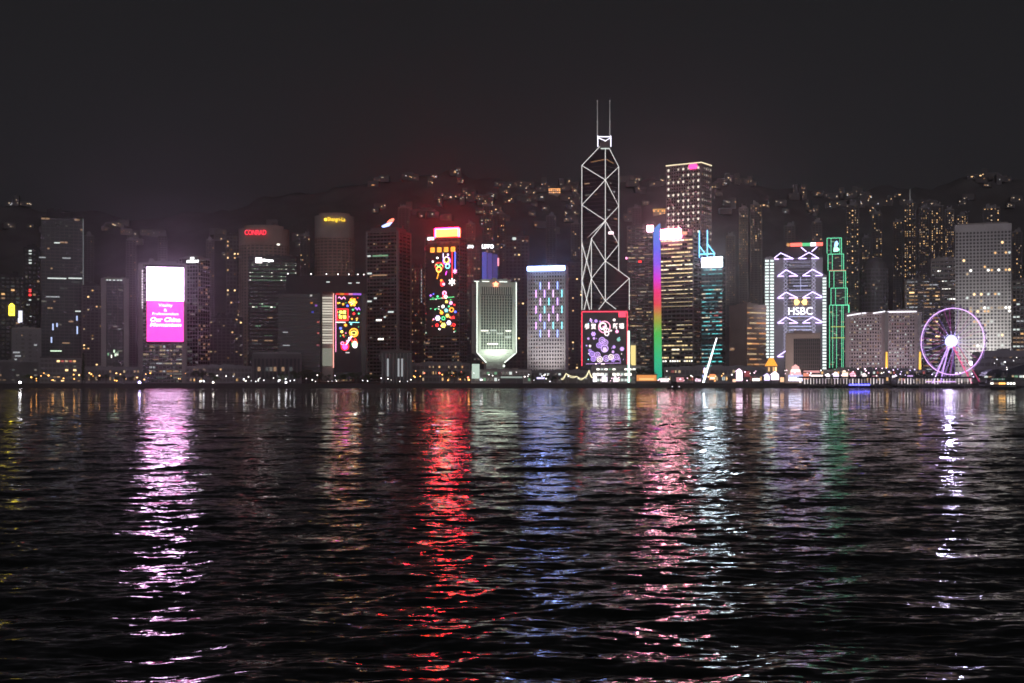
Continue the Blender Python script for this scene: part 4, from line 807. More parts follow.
for x0, x1, y, mt in ((829, 846, 271, emis('rose_tier_line', (1, .25, .2), .5)), (831, 849, 327, emis('lime_tier_line', (.7, .8, .2), .5)), (831, 845, 338, MATS['lime_tier_line'] if 'lime_tier_line' in MATS else GL)): MB().box((((x0 + x1) / 2 - 837.5) * q, -9.2, zc(y)), ((x1 - x0) * q, .4, 1)).build('light_line', mt, t)
for k, (pl, mt) in enumerate((([(833.6, 242.6), (835.6, 240.8), (837.4, 243.6), (836, 246.6), (833, 247)], emis('sky_emblem', (.3, .6, 1), 2)), ([(832.6, 247.6), (836, 247), (838.6, 249.6), (836.4, 251.6), (832.2, 251.6)], emis('green_emblem', (.35, 1, .6), 1.8)))):
    MB().prism([((x - 837.5) * q + 1.5, zc(y)) for x, y in pl], -1.6 - k * .03, -.6).build('emblem', mt, t)
MB().box((834.5 * 0 - 4, 8, zc(238) + 1.5), (12, 10, 3)).build('roof', DARK, t)

# -- blocks on the shore around the truss-hung bank
t = Tower('office_block', 'brown stone block with a wide dark gridded recess, in front of the truss-hung bank', 'block', 785.5, 820.5, 334, 1400, depth=28)
BS = wallm('rosy_stone', (.42, .33, .30)); t.wall(BS, d=t.d - 2)
g0, g1, gz0, gz1 = t.fu(793.5), t.fu(820), t.fz(372), t.fz(338.5); p, r = t.at('F', (g0 + g1) / 2, (gz0 + gz1) / 2, -.6); link('glazing', MB().box((0, 0, 0), (g1 - g0, .6, gz1 - gz0)).mesh('glazing', GLASS), t.root, p, r)
m = MB()
for i in range(15): m.box((g0 + (g1 - g0) * i / 14, -t.d / 2, (gz0 + gz1) / 2), (.55, 1, gz1 - gz0))
for i in range(10): m.box(((g0 + g1) / 2, -t.d / 2 + .1, gz0 + (gz1 - gz0) * i / 9), (g1 - g0, .8, .45))
t.part(m, 'facade_frame', wallm('rosy_dark_mullion', (.16, .12, .12))); t.part(MB().box((0, -t.d / 2 + .2, (t.h + gz1) / 2), (t.w, 2.4, t.h - gz1)).box(((g0 - t.w / 2) / 2, -t.d / 2 + .2, (gz1) / 2), (g0 + t.w / 2, 2.35, gz1 - .1)), 'front_panel', BS); t.roof(BS, 3, .5).done()
t = Tower('lit_dome', 'small pyramid roof glowing orange beside the white dashed stair tower', 'dome', 765.5, 777, 366, 1440, depth=14)
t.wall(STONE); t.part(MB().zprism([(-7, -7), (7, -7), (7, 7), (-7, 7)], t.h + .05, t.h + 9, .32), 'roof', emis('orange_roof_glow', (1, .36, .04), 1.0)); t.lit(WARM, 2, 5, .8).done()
PB = wallm('mauve_stone', (.44, .37, .37))
t = Tower('office_block', 'wide mauve-lit block with a curved white roofline beside the green outlined tower', 'block', 845.5, 885, 313.5, 1460, depth=30)
t.wall(GLASS).frame(PB, 20, 15, sp=.5, pr=.5, o=.5).frame(PB, 0, 0, ends=4.5, o=.9, faces='F', name='pier').lit([DIM[0], COOL[2], WARM[3], WARM[2], COOL[1]], 20, 15, .4, fill=(.45, .5)).roof(PB, 2)
for a, b_, ya, yb in ((847, 861, 315.6, 313.4), (862, 866, 313.3, 313), (873, 885, 313.4, 311.6)): t.part(MB().tube((t.fu(a), -t.d / 2 - 1.2, t.fz(ya)), (t.fu(b_), -t.d / 2 - 1.2, t.fz(yb)), .55), 'roof_light', emis('roofline_white', (.92, .9, 1), 1.4))
t.done()
t = Tower('office_block', 'wide mauve-lit block with a flat white roofline and a darker recess near the wheel', 'block', 886, 917.5, 311.5, 1440, depth=30)
t.wall(GLASS).frame(PB, 20, 12, sp=.5, pr=.5, o=.5).frame(PB, 0, 0, ends=3.5, o=.9, faces='F', name='pier').lit([DIM[0], COOL[2], WARM[3], ROSE[1], WARM[2], COOL[1]], 20, 12, .42, fill=(.45, .5)).roof(PB, 2)
t.part(MB().box((t.fu(902), -t.d / 2 - 1.2, t.fz(311.8)), (29 * t.m, .7, 1.1)), 'roof_light', MATS['roofline_white']); t.done()
for i, (x, lab) in enumerate(((886.6, 'amber uplit slender pier between two mauve blocks'), (920, 'amber uplit slender pier just west of the big wheel'))):
    t = Tower('stone_pier', lab, 'pier', x - 1.7, x + 1.7, 313, 1405, depth=5); t.wall(CONP); t.part(MB().box((0, 0, t.h + .6), (t.w + .8, 5.8, 1.2)), 'cap', CONP)
    t.part(MB().prism([(-t.w * .45, .3), (t.w * .45, .3), (t.w * .2, t.fz(352)), (-t.w * .2, t.fz(352))], -3.0, -2.55), 'painted_uplight', emis('amber_painted_light', (1, .5, .07), 1.2))  # amber light on the stone, put on as a tapering glowing wedge
t = Tower('office_tower', 'dark domed tower behind the mauve-lit blocks', 'tower', 862, 888, 268, 1830, depth=34, oval=True)
t.wall(COND).frame(GREY, 30, 10, sp=.4, pr=.3).lit(DIM, 30, 10, .1).done()
m = MB().zprism([(t.w / 2 * math.cos(a * math.pi / 12), t.d / 2 * math.sin(a * math.pi / 12)) for a in range(24)], t.h + .02, t.h + 9, .8).zprism([(t.w * .4 * math.cos(a * math.pi / 12), t.d * .4 * math.sin(a * math.pi / 12)) for a in range(24)], t.h + 9.02, t.h + 16, .5); t.part(m, 'roof', COND)
t = Tower('office_tower', 'paired office slab with pale vertical ribs and warm strips behind the big wheel', 'tower', 906, 941, 280, 1620, depth=34)
t.wall(GLASS).frame(GREY, 28, 0, sp=.4, o=.4).frame(CON, 0, 4, pr=.12, o=1.1, name='pier').lit([WARM[2], DIM[2], WARM[3], COOL[2]], 28, 12, .35, run=3, fill=(.85, .35)).lit([WARM[0], WARM[1]], 28, 12, .06, run=2, fill=(.8, .4)).roof(GREY, 3).done()
t = Tower('office_tower', 'pale office block with white strip windows between the ribbed slab and the round-windowed tower', 'tower', 931, 957, 259, 1800, depth=30)
t.wall(GLASS).frame(CON, 26, 6, sp=.5, pr=.2).lit(COOL[:3] + DIM, 14, 8, .4, z0=t.h * .6, run=3, fill=(.9, .35)).lit(DIM, 14, 8, .3, z1=t.h * .6).roof(CON, 3).done()
t = Tower('office_tower', 'tall white tower pierced by hundreds of round windows, floodlit at its foot, behind the wheel', 'tower', 955, 1011, 225, 1510, depth=45)
t.wall(wallm('white_enamel', (.50, .49, .50), .5)); q = t.m; nf, nb = 40, 16
t.part(MB().box((0, 0, t.h + 1.5), (t.w * .9, t.d * .9, 3)), 'roof', CON); t.frame(wallm('white_enamel', 0), 0, 0, z0=t.h - 6, z1=t.h + .9, ends=t.w * .49, o=.4, faces='FLR', name='cornice')
rw = 1.35; DM = MB().disc(0, 0, rw, -.12, .12, 10).mesh('window', GLASS); dms = {}
def dm(mt):
    if mt.name not in dms: dms[mt.name] = MB().disc(0, 0, rw, -.12, .12, 10).mesh('window', mt)
    return dms[mt.name]
rest = MB(); nlit = 0; lit_rows = {17: .75, 21: .6, 28: .5, 9: .4, 33: .2, 13: .35, 16: .3}
for i in range(nf):
    for j in range(nb):
        u = -t.w / 2 + (j + .5) * t.w / nb; z = t.fz(366) + (t.h - 9 - t.fz(366)) * i / (nf - 1)
        if random.random() < lit_rows.get(i, .03) and nlit < 98 and (i not in lit_rows or 3 < j):
            nlit += 1; p, r = t.at('F', u, z, .18); link('window', dm(random.choice([WARM[0], COOL[0], COOL[1], WARM[1], WARM[2]])), t.root, p, r)
        else: rest.disc(u, z, rw, -t.d / 2 - .3, -t.d / 2 + .05, 8)
ob = t.part(rest, 'window_glazing', wallm('round_pane', (.05, .05, .055), .3)); ob['kind'] = 'stuff'
t = Tower('office_tower', 'tall office slab with pale mullions cut by the east edge of the view', 'tower', 1012, 1068, 281, 1600, depth=34)
t.wall(GLASS).frame(CON, 24, 14, sp=.25, pr=.25, o=.6).lit(COOL[1:] + DIM, 24, 14, .2, run=3, fill=(.8, .4)).roof(CON).done()
t = Tower('post_office', 'long low grey building with banded storeys at the foot of the round-windowed tower', 'building', 972, 1070, 353, 1360, depth=34)
t.wall(COND).frame(GREY, 4, 16, sp=.5, pr=.12, o=.7).lit([DIM[0], DIM[2], COOL[2], WARM[2]], 4, 24, .2, fill=(.6, .45)).roof(GREY, 3, .8)
t.done()
t = Tower('podium_building', 'long dim podium with lit shop fronts between the gold striped tower and the brown block', 'building', 664, 766, 368, 1400, depth=26)
t.wall(COND).frame(GREY, 2, 24, sp=.3, pr=.2).lit([WARM[1], COOL[1], ROSE[0], WARM[2]], 2, 30, .4, fill=(.7, .5)).roof(GREY, 2, .7).done()
t = Tower('podium_building', 'dim two-storey terrace under the mauve-lit blocks', 'building', 820, 925, 369.5, 1388, depth=12)
t.wall(COND).frame(GREY, 2, 26, sp=.3, pr=.2).lit([WARM[1], COOL[1], WARM[2], ROSE[0]], 2, 32, .35, fill=(.6, .5)).roof(GREY, 1.5, .7, 0).done()
t = Tower('podium_building', 'dim low building with a few shop lights between the pale-edged tower and the council block', 'building', 186, 252, 367, 1400, depth=26)
t.wall(COND).frame(GREY, 3, 18, sp=.3, pr=.2).lit([WARM[1], WARM[2], DIM[2]], 3, 20, .3, fill=(.5, .45)).roof(GREY, 2, .7).done()
t = Tower('podium_building', 'dark low building strung with orange lamps below the red-topped tower', 'building', 412, 470, 364, 1400, depth=26)
t.wall(COND).frame(GREY, 3, 14, sp=.3, pr=.2).lit([WARM[1], WARM[2], DIM[2]], 3, 18, .3, fill=(.5, .45)).roof(GREY, 2, .7).done()
t = Tower('podium_building', 'grey podium with lit arcade below the coloured-bar hotel', 'building', 531, 592, 371.5, 1330, depth=18)
t.wall(COND).frame(GREY, 2, 16, sp=.3, pr=.2).lit([COOL[1], COOL[2], DIM[0]], 2, 16, .35, fill=(.6, .45)).roof(GREY, 1.5, .7).done()
t = Tower('podium_building', 'dim low building between the tower with pale piers and the pink-screen tower', 'building', 84, 140, 368, 1330, depth=18)
t.wall(COND).frame(GREY, 2, 16, sp=.3, pr=.2).lit([WARM[2], DIM[2], DIM[0]], 2, 16, .3, fill=(.5, .45)).roof(GREY, 1.5, .7).done()

# -- apartment towers stepping up the slope behind
AW = [emis('apartment_lamp_a', (1, .58, .24), 1.3), emis('apartment_lamp_b', (1, .6, .28), .7), emis('apartment_lamp_c', (1, .75, .5), .5), emis('apartment_lamp_d', (1, .55, .25), .28)]
apts = [(846, 859, 205, .34, 'bright warm windows, tallest apartment tower above the mauve-lit blocks'), (872, 882, 214, .2, 'slim apartment tower with sparse warm windows above the domed tower'), (893, 902, 222, .16, 'dim slim apartment tower west of the many-windowed pair above the wheel'), (904, 916, 203, .4, 'tall apartment tower thick with warm windows and a roof spike, above the ribbed slab'), (919, 929, 208, .3, 'apartment tower with even warm windows, second in the row above the big wheel'), (931, 943, 206, .42, 'broad bright apartment tower above the pale strip-windowed block'), (945, 954, 210, .4, 'bright apartment tower touching the round-windowed tower on the slope'), (957, 968, 216, .3, 'apartment tower whose top looks over the round-windowed tower, western one'), (983, 1000, 208, .28, 'wide apartment tower whose lit top looks over the round-windowed tower, eastern one'), (739, 748, 208, .3, 'slim apartment tower with warm windows above the brown block'), (750, 762, 205, .3, 'taller apartment tower with a lit window column above the brown block'), (726, 735, 236, .2, 'short dim apartment tower east of the dotted skyscraper'), (784, 795, 226, .08, 'dim apartment tower hidden behind the truss-hung bank roof'), (812, 822, 222, .07, 'nearly dark apartment tower over the red roof strip of the bank'), (862, 870, 238, .22, 'short apartment tower with warm windows west of the domed tower'), (1012, 1022, 232, .12, 'dim apartment tower at the east edge of the slope'), (483, 493, 206, .22, 'apartment tower with warm windows directly above the blue-lit twin tower'), (497, 506, 214, .14, 'dim slim apartment tower beside the one above the blue-lit twin tower'), (546, 556, 216, .1, 'slim dim apartment tower above the coloured-bar hotel'), (571, 580, 224, .08, 'dim apartment tower just west of the braced skyscraper'), (466, 475, 224, .1, 'dark apartment tower above the dim bluish twin'), (632, 641, 208, .06, 'dark apartment tower between braced and dotted skyscrapers'), (398, 409, 208, .05, 'near-dark apartment tower behind the wave-emblem roof'), (300, 310, 236, .08, 'dark apartment tower between the two rounded hotels'), (126, 136, 240, .06, 'dark apartment tower on the slope above the pale-edged tower'), (84, 94, 236, .05, 'dark apartment tower beside the tall near-black glass tower'), (158, 167, 236, .06, 'dark apartment tower on the slope above the pink screen'), (206, 214, 240, .08, 'dark slim apartment tower on the slope east of the pink screen')]
for i, (x0, x1, top, p, lab) in enumerate(apts):
    Y = random.uniform(1980, 2200); X_ = ((x0 + x1) / 2 - 512) * Y / F; zb = hill(X_, Y) - 6
    t = Tower('apartment_tower', lab, 'tower', x0, x1, top, Y, depth=22, base=zb, group='apartment towers on the slope')
    fl = int(t.h / 3.6); t.wall(DARK).frame(COND, fl, 3, sp=.35, pr=.25, o=.4)
    lo = max(.2, (Zp(312, Y) - zb) / t.h); t.lit(AW, max(4, int(fl * (1 - lo))), 5, p, z0=lo * t.h, fill=(.42, .42), floorp=(.5, 1, 1.4)).roof(GREY, 5, .45)
    if 'spike' in lab: t.part(MB().tube((0, 0, t.h + 5), (0, 0, t.h + 26), .9, .3), 'spire', emis('pale_spire_glow', (.8, .8, .8), .12))  # spire has a faint glow of its own instead of catching light
    t.done()

# -- houses dotted over the wooded slope
def house_proto(kind):
    r = thing('hillside_house', 'house', 'house', (0, 0, -100))
    wd, dp, hh = [(26, 14, 12), (16, 12, 9), (12, 12, 22)][kind]
    MB().box((0, 0, hh / 2), (wd, dp, hh)).build('wall', COND, r)
    MB().zprism([(-wd / 2 - .6, -dp / 2 - .6), (wd / 2 + .6, -dp / 2 - .6), (wd / 2 + .6, dp / 2 + .6), (-wd / 2 - .6, dp / 2 + .6)], hh + .02, hh + 2.6, .8).build('roof', COND, r)
    return r, wd, dp, hh
HL = [emis('house_lamp_a', (1, .62, .3), 1.5), emis('house_lamp_b', (1, .78, .55), .8), emis('house_lamp_c', (1, .45, .18), .6), emis('house_lamp_d', (.95, .95, 1), .9), emis('house_lamp_e', (1, .6, .35), .28)]
protos = [house_proto(k) for k in range(3)]
zones = [('on the dark slope at the west end', [(9, 201), (17, 200), (24, 199), (28, 203), (9, 227), (31, 227), (45, 226), (45, 231)]),
         ('on the slope behind the pale-edged tower', [(105, 229), (111, 227), (117, 226), (124, 224), (126, 233), (136, 240)]),
         ('on the slope above the pink screen', [(147, 234), (153, 235), (160, 234), (137, 243), (216, 233), (220, 234), (219, 239)]),
         ('on the slope near the red-lettered hotel', [(272, 224), (275, 232), (288, 258), (229, 246), (228, 257), (232, 272), (306, 252), (298, 238), (300, 246)]),
         ('high on the ridge above the wave emblem', [(377, 180), (384, 180), (407, 178), (409, 177), (434, 177), (455, 174), (459, 176), (376, 211), (380, 208)]),
         ('strung along the hill road above the red box sign', [(409, 211), (415, 213), (420, 213), (426, 212), (430, 214), (445, 197), (449, 198), (456, 196), (460, 196), (465, 197), (470, 197), (474, 199), (440, 205), (432, 216), (447, 219)]),
         ('on the upper slope above the chalice-shaped block', [(481, 199), (486, 200), (492, 197), (500, 186), (507, 187), (513, 186), (519, 185), (524, 188), (528, 186), (496, 214), (503, 220), (479, 212), (488, 221), (516, 198), (520, 199)]),
         ('on the upper slope above the coloured-bar hotel', [(533, 199), (539, 199), (544, 186), (549, 189), (561, 187), (565, 199), (570, 215), (574, 185), (577, 203), (532, 214), (540, 226), (553, 232), (545, 209)]),
         ('on the slope beside the braced skyscraper', [(568, 187), (571, 187), (573, 190), (577, 214), (574, 218), (624, 179), (630, 179), (635, 180), (638, 180), (640, 191), (643, 192), (645, 204), (634, 212), (627, 217), (655, 185), (663, 184)]),
         ('on the ridge east of the dotted skyscraper', [(718, 184), (722, 183), (727, 182), (733, 180), (738, 179), (743, 180), (748, 179), (754, 180), (719, 194), (729, 204), (733, 207), (766, 206)]),
         ('on the ridge above the truss-hung bank', [(796, 193), (800, 192), (804, 193), (818, 195), (822, 195), (827, 196), (834, 198), (838, 197), (841, 196), (780, 204), (808, 208), (816, 214)]),
         ('on the ridge above the green outlined tower', [(851, 196), (855, 195), (860, 196), (864, 196), (869, 197), (858, 205), (862, 206), (867, 205), (880, 203), (885, 203), (890, 204), (898, 196), (927, 204), (931, 205)]),
         ('on the highest ridge toward the east end', [(973, 178), (978, 177), (985, 177), (990, 178), (993, 177), (1004, 178), (1008, 180), (969, 198), (1016, 200), (1010, 206)])]
first = {0: 1, 1: 1, 2: 1}
for zi, (where, pts) in enumerate(zones):
    ridge = 'ridge' in where or 'upper' in where
    rh = random.Random(zi); pts = list(pts) + [(x + rh.choice((-1, 1)) * rh.uniform(2, 7), y + rh.uniform(1, 9)) for x, y in rh.sample(pts, int(len(pts) * (.5 if zi > 3 else 0)))]
    pts = sorted(pts); n = 0
    for k, (px, py) in enumerate(pts):
        kind = random.choice([0, 0, 1, 2]); pr, wd, dp, hh = protos[kind]
        p = on_hill(px, py + 1.5); p.z -= 1.5
        lab = '%s lit house from the west %s' % (ordn(k), where)
        r = dup(pr, p, -math.atan2(p.x, p.y) + random.uniform(-.3, .3), lab, 'houses ' + where)
        for q_ in range(random.randint(1, 4)):
            mt = random.choices(HL, (2, 3, 3, 1, 4))[0]; link('window', unit(mt), r, (random.uniform(-wd * .38, wd * .38), -dp / 2 - .15, random.uniform(hh * .3, hh * .85)), 0, (random.uniform(1.0, 2.2) * (2.2 if random.random() < .12 else 1), .3, random.uniform(1.2, 2.0)))
for pr, *_ in protos:
    for c in list(pr.children): bpy.data.objects.remove(c)
    bpy.data.objects.remove(pr)
# two larger lit houses
def villa(px0, px1, py0, py1, lab, mts, two=False):
    p = on_hill((px0 + px1) / 2, py1); k = p.y / F; wd, hh = (px1 - px0) * k, (py1 - py0) * k
    r = thing('hillside_mansion', lab, 'mansion', p, -math.atan2(p.x, p.y)); MB().box((0, 6, hh / 2 - 3), (wd, 12, hh + 5)).build('wall', STONE, r); MB().box((0, 6, hh + .3), (wd + 2, 13, 1.2)).build('roof', DARK, r)
    for i in range(6):
        for j in range(2): link('window', unit(random.choice(mts)), r, ((i - 2.5) * wd / 6, -.3, hh * (.28 + .42 * j)), 0, (wd / 6 * .7, .4, hh * .22))
    MB().box((0, -.4, hh - .5), (wd, .5, .9)).build('roof_light', mts[0], r)
villa(548.5, 560.5, 188.5, 194, 'large orange-lit mansion alone on the upper slope', [emis('mansion_orange', (1, .42, .14), 1.4), emis('mansion_orange_b', (1, .5, .25), .7)])
villa(653, 665.5, 209, 215.5, 'amber-outlined house on the slope beside the dotted skyscraper', [emis('mansion_amber', (1, .5, .12), 1.1), DIM[2]])
villa(880, 890, 200, 205.5, 'red-lit house on the ridge above the mauve-lit blocks', [emis('mansion_red', (1, .14, .14), .9), emis('mansion_red_b', (1, .3, .22), .4)])
villa(411, 422, 210.5, 213, 'long low orange-lit house above the red box sign', [emis('mansion_rust', (1, .4, .2), .8), DIM[2]])

# ------------------------------------------------------------------ the waterfront
# -- observation wheel
Yw = 1245; wx = (953 - 512) * Yw / F; RW = 33.2 * Yw / F; wz = Zp(341.5, Yw) - GZ
t = thing('ferris_wheel', 'big observation wheel with lilac lit rim and a dazzling white hub on the waterfront', 'ferris wheel', (wx, Yw, GZ), -math.atan2(wx, Yw) - R(26))
LRIM = emis('rim_lilac', (.72, .4, 1), 1.7); WST = wallm('wheel_steel', (.5, .48, .5), .4, .4)
for y in (-1.8, 1.8):
    m = MB(); pts = [(RW * math.cos(2 * math.pi * i / 84), y, wz + RW * math.sin(2 * math.pi * i / 84)) for i in range(85)]; m.path(pts, .3 if y < 0 else .2, 5); m.build('rim', LRIM if y < 0 else emis('rim_lilac_dim', (.55, .3, .9), .6), t)
m = MB()
for i in range(42): a = 2 * math.pi * i / 42; m.tube((RW * math.cos(a), -1.8, wz + RW * math.sin(a)), (RW * math.cos(a), 1.8, wz + RW * math.sin(a)), .12, k=4)
m.build('rim_brace', WST, t)
SPK = [emis('spoke_blue', (.4, .22, .95), .3), emis('spoke_magenta', (.85, .12, .65), .32), emis('spoke_pale', (.7, .45, 1), .9)]
for i in range(28):
    a = 2 * math.pi * (i + .4) / 28; g = -1 if i % 2 else 1
    low = math.sin(a) < -.75 and -.6 < math.cos(a) < -.2
    MB().tube((1.2 * math.cos(a), g * 2.5, wz + 1.2 * math.sin(a)), (RW * math.cos(a), g * 1.8, wz + RW * math.sin(a)), .24 if low else .2, k=4).build('spoke', SPK[2] if low else (SPK[1] if i % 3 else SPK[0]), t)
    MB().tube((3 * math.cos(a), g * 2.75, wz + 3 * math.sin(a)), (10.5 * math.cos(a), g * 2.55, wz + 10.5 * math.sin(a)), .26, .12, k=4).build('hub_halo_ray', emis('halo_ray_blue', (.4, .42, 1), 1.0), t)  # short blue rays added along the spokes as bloom around the hub
for i in range(28):
    a = 2 * math.pi * i / 28; c = ((RW + 1.5) * math.cos(a), 0, wz + (RW + 1.5) * math.sin(a))
    g = MB().sphere(c, 1.15, 8, 5).box((c[0], c[1], c[2] + 1.1), (1.5, 1.5, .3)).build('gondola', emis('gondola_glow', (.5, .3, .7), .14), t)  # shells given a dim lilac glow of their own
MB().tube((0, -6, wz), (0, 6, wz), 1.3, k=10).build('axle', WST, t)
hub = emis('hub_light', (.72, .64, 1), 110, 'AUTO')
MB().sphere((0, -5.6, wz), 3.3, 16, 10).build('hub_lamp', hub, t)
MB().ring(0, wz, 6.2, 2.6, -4.2, -3.8, 24).build('hub_halo_ring', emis('halo_ring_glow', (.42, .45, 1), 1.2), t)  # glowing ring added as the bluish halo of the hub
LEGA, LEGB = emis('leg_lilac', (.6, .35, 1), 1.1), emis('leg_rose', (1, .08, .3), .75)
for y in (-6, 6):
    if y > 0: LEGA, LEGB = emis('leg_lilac_dim', (.6, .35, 1), .25), emis('leg_rose_dim', (1, .1, .3), .3)
    MB().tube((0, y, wz), (-16, y * 1.5, .5), .55, .7).build('leg', LEGA, t); MB().tube((0, y, wz), (-8.5, y * 1.5, .5), .5, .6).build('leg', LEGA, t); MB().tube((0, y, wz), (23, y * 1.5, .5), .45, .6).build('leg', LEGB, t)
m = MB()
for k in range(7): f0, f1 = .1 + k * .12, .16 + k * .12; m.tube((23 * f0, -6 - 3 * f0, wz * (1 - f0)), (23 * f1 + 2.4, -6 - 3 * f1, wz * (1 - f1)), .3, k=4)
m.build('leg_lattice', MATS['leg_rose'], t)
MB().box((0, 0, .9), (56, 16, 1.8)).build('platform', COND, t); MB().box((-8, -8.3, 1.9), (30, .4, .5)).build('platform_light', LRIM, t)

# -- long pier in front of the wheel
def pier(name, lab, x0, x1, Y, gap=()):
    k = Y / F; xa, xb = (x0 - 512) * k, (x1 - 512) * k
    t = thing(name, lab, 'pier', ((xa + xb) / 2, Y, 0)); L_ = xb - xa
    MB().box((0, 5, 3.0), (L_, 12, 1.4)).build('deck', COND, t); MB().box((0, 5, 9.6), (L_ + 1, 13, .9)).build('roof', DARK, t); MB().box((0, 5, 10.4), (L_ * .98, 6, .7)).build('ridge_roof', DARK, t)
    n = int((x1 - x0) / 2.9); PW = emis('pier_column_light', (1, .88, .86), .8)
    for i in range(n):
        x = -L_ / 2 + (i + .5) * L_ / n; px = x0 + (i + .5) * (x1 - x0) / n
        dark = any(a < px < b_ for a, b_ in gap)
        MB().box((0, 0, 0), (random.choice([.3, .5, .7]), .5, random.choice([5.4, 4.6, 3.8]))).build('column', COND if dark else (PW if random.random() < .5 else emis(*random.choice([('pier_column_dim', (1, .8, .7), .3), ('pier_column_mid', (1, .8, .9), .5)]))), t).location = (x, -.8, 6.4)
    for i in range(max(3, n // 5)): MB().tube((0, 0, -2), (0, 0, 2.3), .45).build('pile', COND, t).location = (-L_ / 2 + (i + .5) * L_ / max(3, n // 5), 0, 0)
    return t, L_, xa, xb
t, L_, xa, xb = pier('ferry_pier', 'long columned pier lit white between its posts, from the carnival stalls toward the wheel', 800, 884, 1186)
for i in range(7): MB().box((0, 0, 0), (2.2, .4, 1.4)).build('blue_lamp', emis('deep_blue_lamp', (.1, .1, 1), 3.5, 'AUTO'), t).location = ((850 + i * 3 - 842) * 1186 / F, -1.6, 3.2)
pier('ferry_pier', 'columned pier lit lilac-white directly beneath the big wheel', 897, 972, 1190)
# -- pier hall with dark curved roof
k = 1180 / F
t = thing('pier_hall', 'dark pier hall with a curved roof and a rising slanted roof beside the ferry', 'hall', ((1006 - 512) * k, 1180, 0)); U = lambda x: (x - 1006) * k; V = lambda y: Zp(y, 1180)
MB().box((0, 6, 3), (44 * k, 14, 1.6)).build('deck', COND, t)
MB().prism([(U(984), V(376)), (U(987), V(372)), (U(992), V(369.6)), (U(998), V(369)), (U(1003), V(371)), (U(1005), V(376))], -2, 14).build('roof', wallm('slate_roof', (.03, .034, .05), .5), t)
MB().prism([(U(1003), V(374.2)), (U(1003), V(371)), (U(1024), V(364.4)), (U(1034), V(365)), (U(1034), V(374.2))], -1, 13).build('roof', MATS['slate_roof'], t)
MB().box((U(1010), 5, 6.5), (38 * k, 10, 5.2)).build('wall', COND, t)
for x, mt in ((1006, DIM[0]), (1012, WARM[2]), (1016, GREENW[1]), (1021, COOL[1]), (1025, COOL[0]), (990, DIM[2]), (986, COOL[1])): MB().box((0, 0, 0), (3, .4, 2)).build('window', mt, t).location = (U(x), -.3, V(376.5))

# -- ferry and tug
Yf = 985; fx = (1003 - 512) * Yf / F
t = thing('ferry', 'dark double-deck ferry with amber and white cabin windows near the right edge', 'ferry', (fx, Yf, 0), -math.atan2(fx, Yf) - R(62))
def hullm(Ln, Bm, z0, z1, fl=.82):
    m = MB(); pl = [(-Ln / 2, -Bm * .25), (-Ln * .38, -Bm / 2), (Ln * .38, -Bm / 2), (Ln / 2, -Bm * .25), (Ln / 2, Bm * .25), (Ln * .38, Bm / 2), (-Ln * .38, Bm / 2), (-Ln / 2, Bm * .25)]
    n = len(pl); m.v = [(x * fl, y * fl, z0) for x, y in pl] + [(x, y, z1) for x, y in pl]; m.f = [tuple(reversed(range(n))), tuple(range(n, 2 * n))] + [(i, (i + 1) % n, n + (i + 1) % n, n + i) for i in range(n)]; return m
BD = wallm('dark_green_paint', (.02, .04, .03), .5); BW = wallm('white_paint', (.5, .5, .48), .5)
hullm(30, 10, -1.2, 2.6).build('hull', BD, t); hullm(28, 9.4, 2.62, 3.0, 1).build('rub_rail', BW, t)
MB().box((0, 0, 4.6), (24, 8.2, 3.2)).build('lower_deck', BD, t); MB().box((0, 0, 6.35), (26.5, 9.3, .3)).build('deck_roof', BW, t); MB().box((0, 0, 8), (20, 7.4, 3)).build('upper_deck', BD, t); MB().box((0, 0, 9.65), (23, 8.8, .3)).build('roof', COND, t)
for g in (-1, 1): MB().box((g * 8.5, 0, 10.9), (3, 3.4, 2.2)).build('wheelhouse', BD, t)
MB().tube((0, 0, 9.8), (0, 0, 13.4), 1.1, .9, 10).build('funnel', wallm('funnel_paint', (.2, .2, .2)), t); MB().tube((6, 0, 9.8), (6, 0, 15.5), .15, .08).build('mast', STEEL, t); MB().sphere((6, 0, 15.6), .35, 8, 5).build('mast_lamp', LWH, t)
AMB = emis('cabin_amber', (1, .5, .12), 1.8)
for i in range(9):
    x = -10.4 + i * 2.6
    for g in (-1, 1): MB().box((0, 0, 0), (1.7, .2, 1.5)).build('window', AMB if i in (5, 6, 7, 8) else (COOL[0] if i in (0, 1) else DIM[2]), t).location = (x, g * 4.15, 5)
    if i < 8: 
        for g in (-1, 1): MB().box((0, 0, 0), (1.5, .2, 1.2)).build('window', emis('cabin_green', (.25, .6, .4), .22) if i % 3 else COOL[2], t).location = (x + 1.3, g * 3.75, 8.2)
for g in (-1, 1):
    for yy in (-2.4, 0, 2.4): MB().box((0, 0, 0), (.2, 1.7, 1.5)).build('window', AMB if g < 0 else COOL[0], t).location = (g * 12.05, yy, 5)
Yt = 1030; tx = (674 - 512) * Yt / F
t = thing('tugboat', 'small dark tugboat in silhouette below the gold striped tower', 'boat', (tx, Yt, 0), R(12))
hullm(12, 4.4, -.6, 1.7, .85).build('hull', wallm('black_paint', (.012, .012, .014), .5), t); MB().box((-.6, 0, 3), (5, 3.2, 2.6)).build('cabin', MATS['black_paint'], t); MB().box((.4, 0, 5.2), (2.8, 2.6, 1.8)).build('wheelhouse', MATS['black_paint'], t); MB().box((.3, 0, 6.3), (3.4, 3, .25)).build('roof', MATS['black_paint'], t); MB().tube((-2, 0, 4.3), (-2, 0, 6.6), .5, .45, 8).build('funnel', MATS['black_paint'], t); MB().tube((.2, 0, 6.4), (.2, 0, 9.4), .1, .06).build('mast', STEEL, t)
for x in (2.2, -3.6): MB().sphere((0, 0, 0), .25, 8, 5).build('deck_lamp', LWH, t).location = (x + 1.6, -1.5, 2.3)

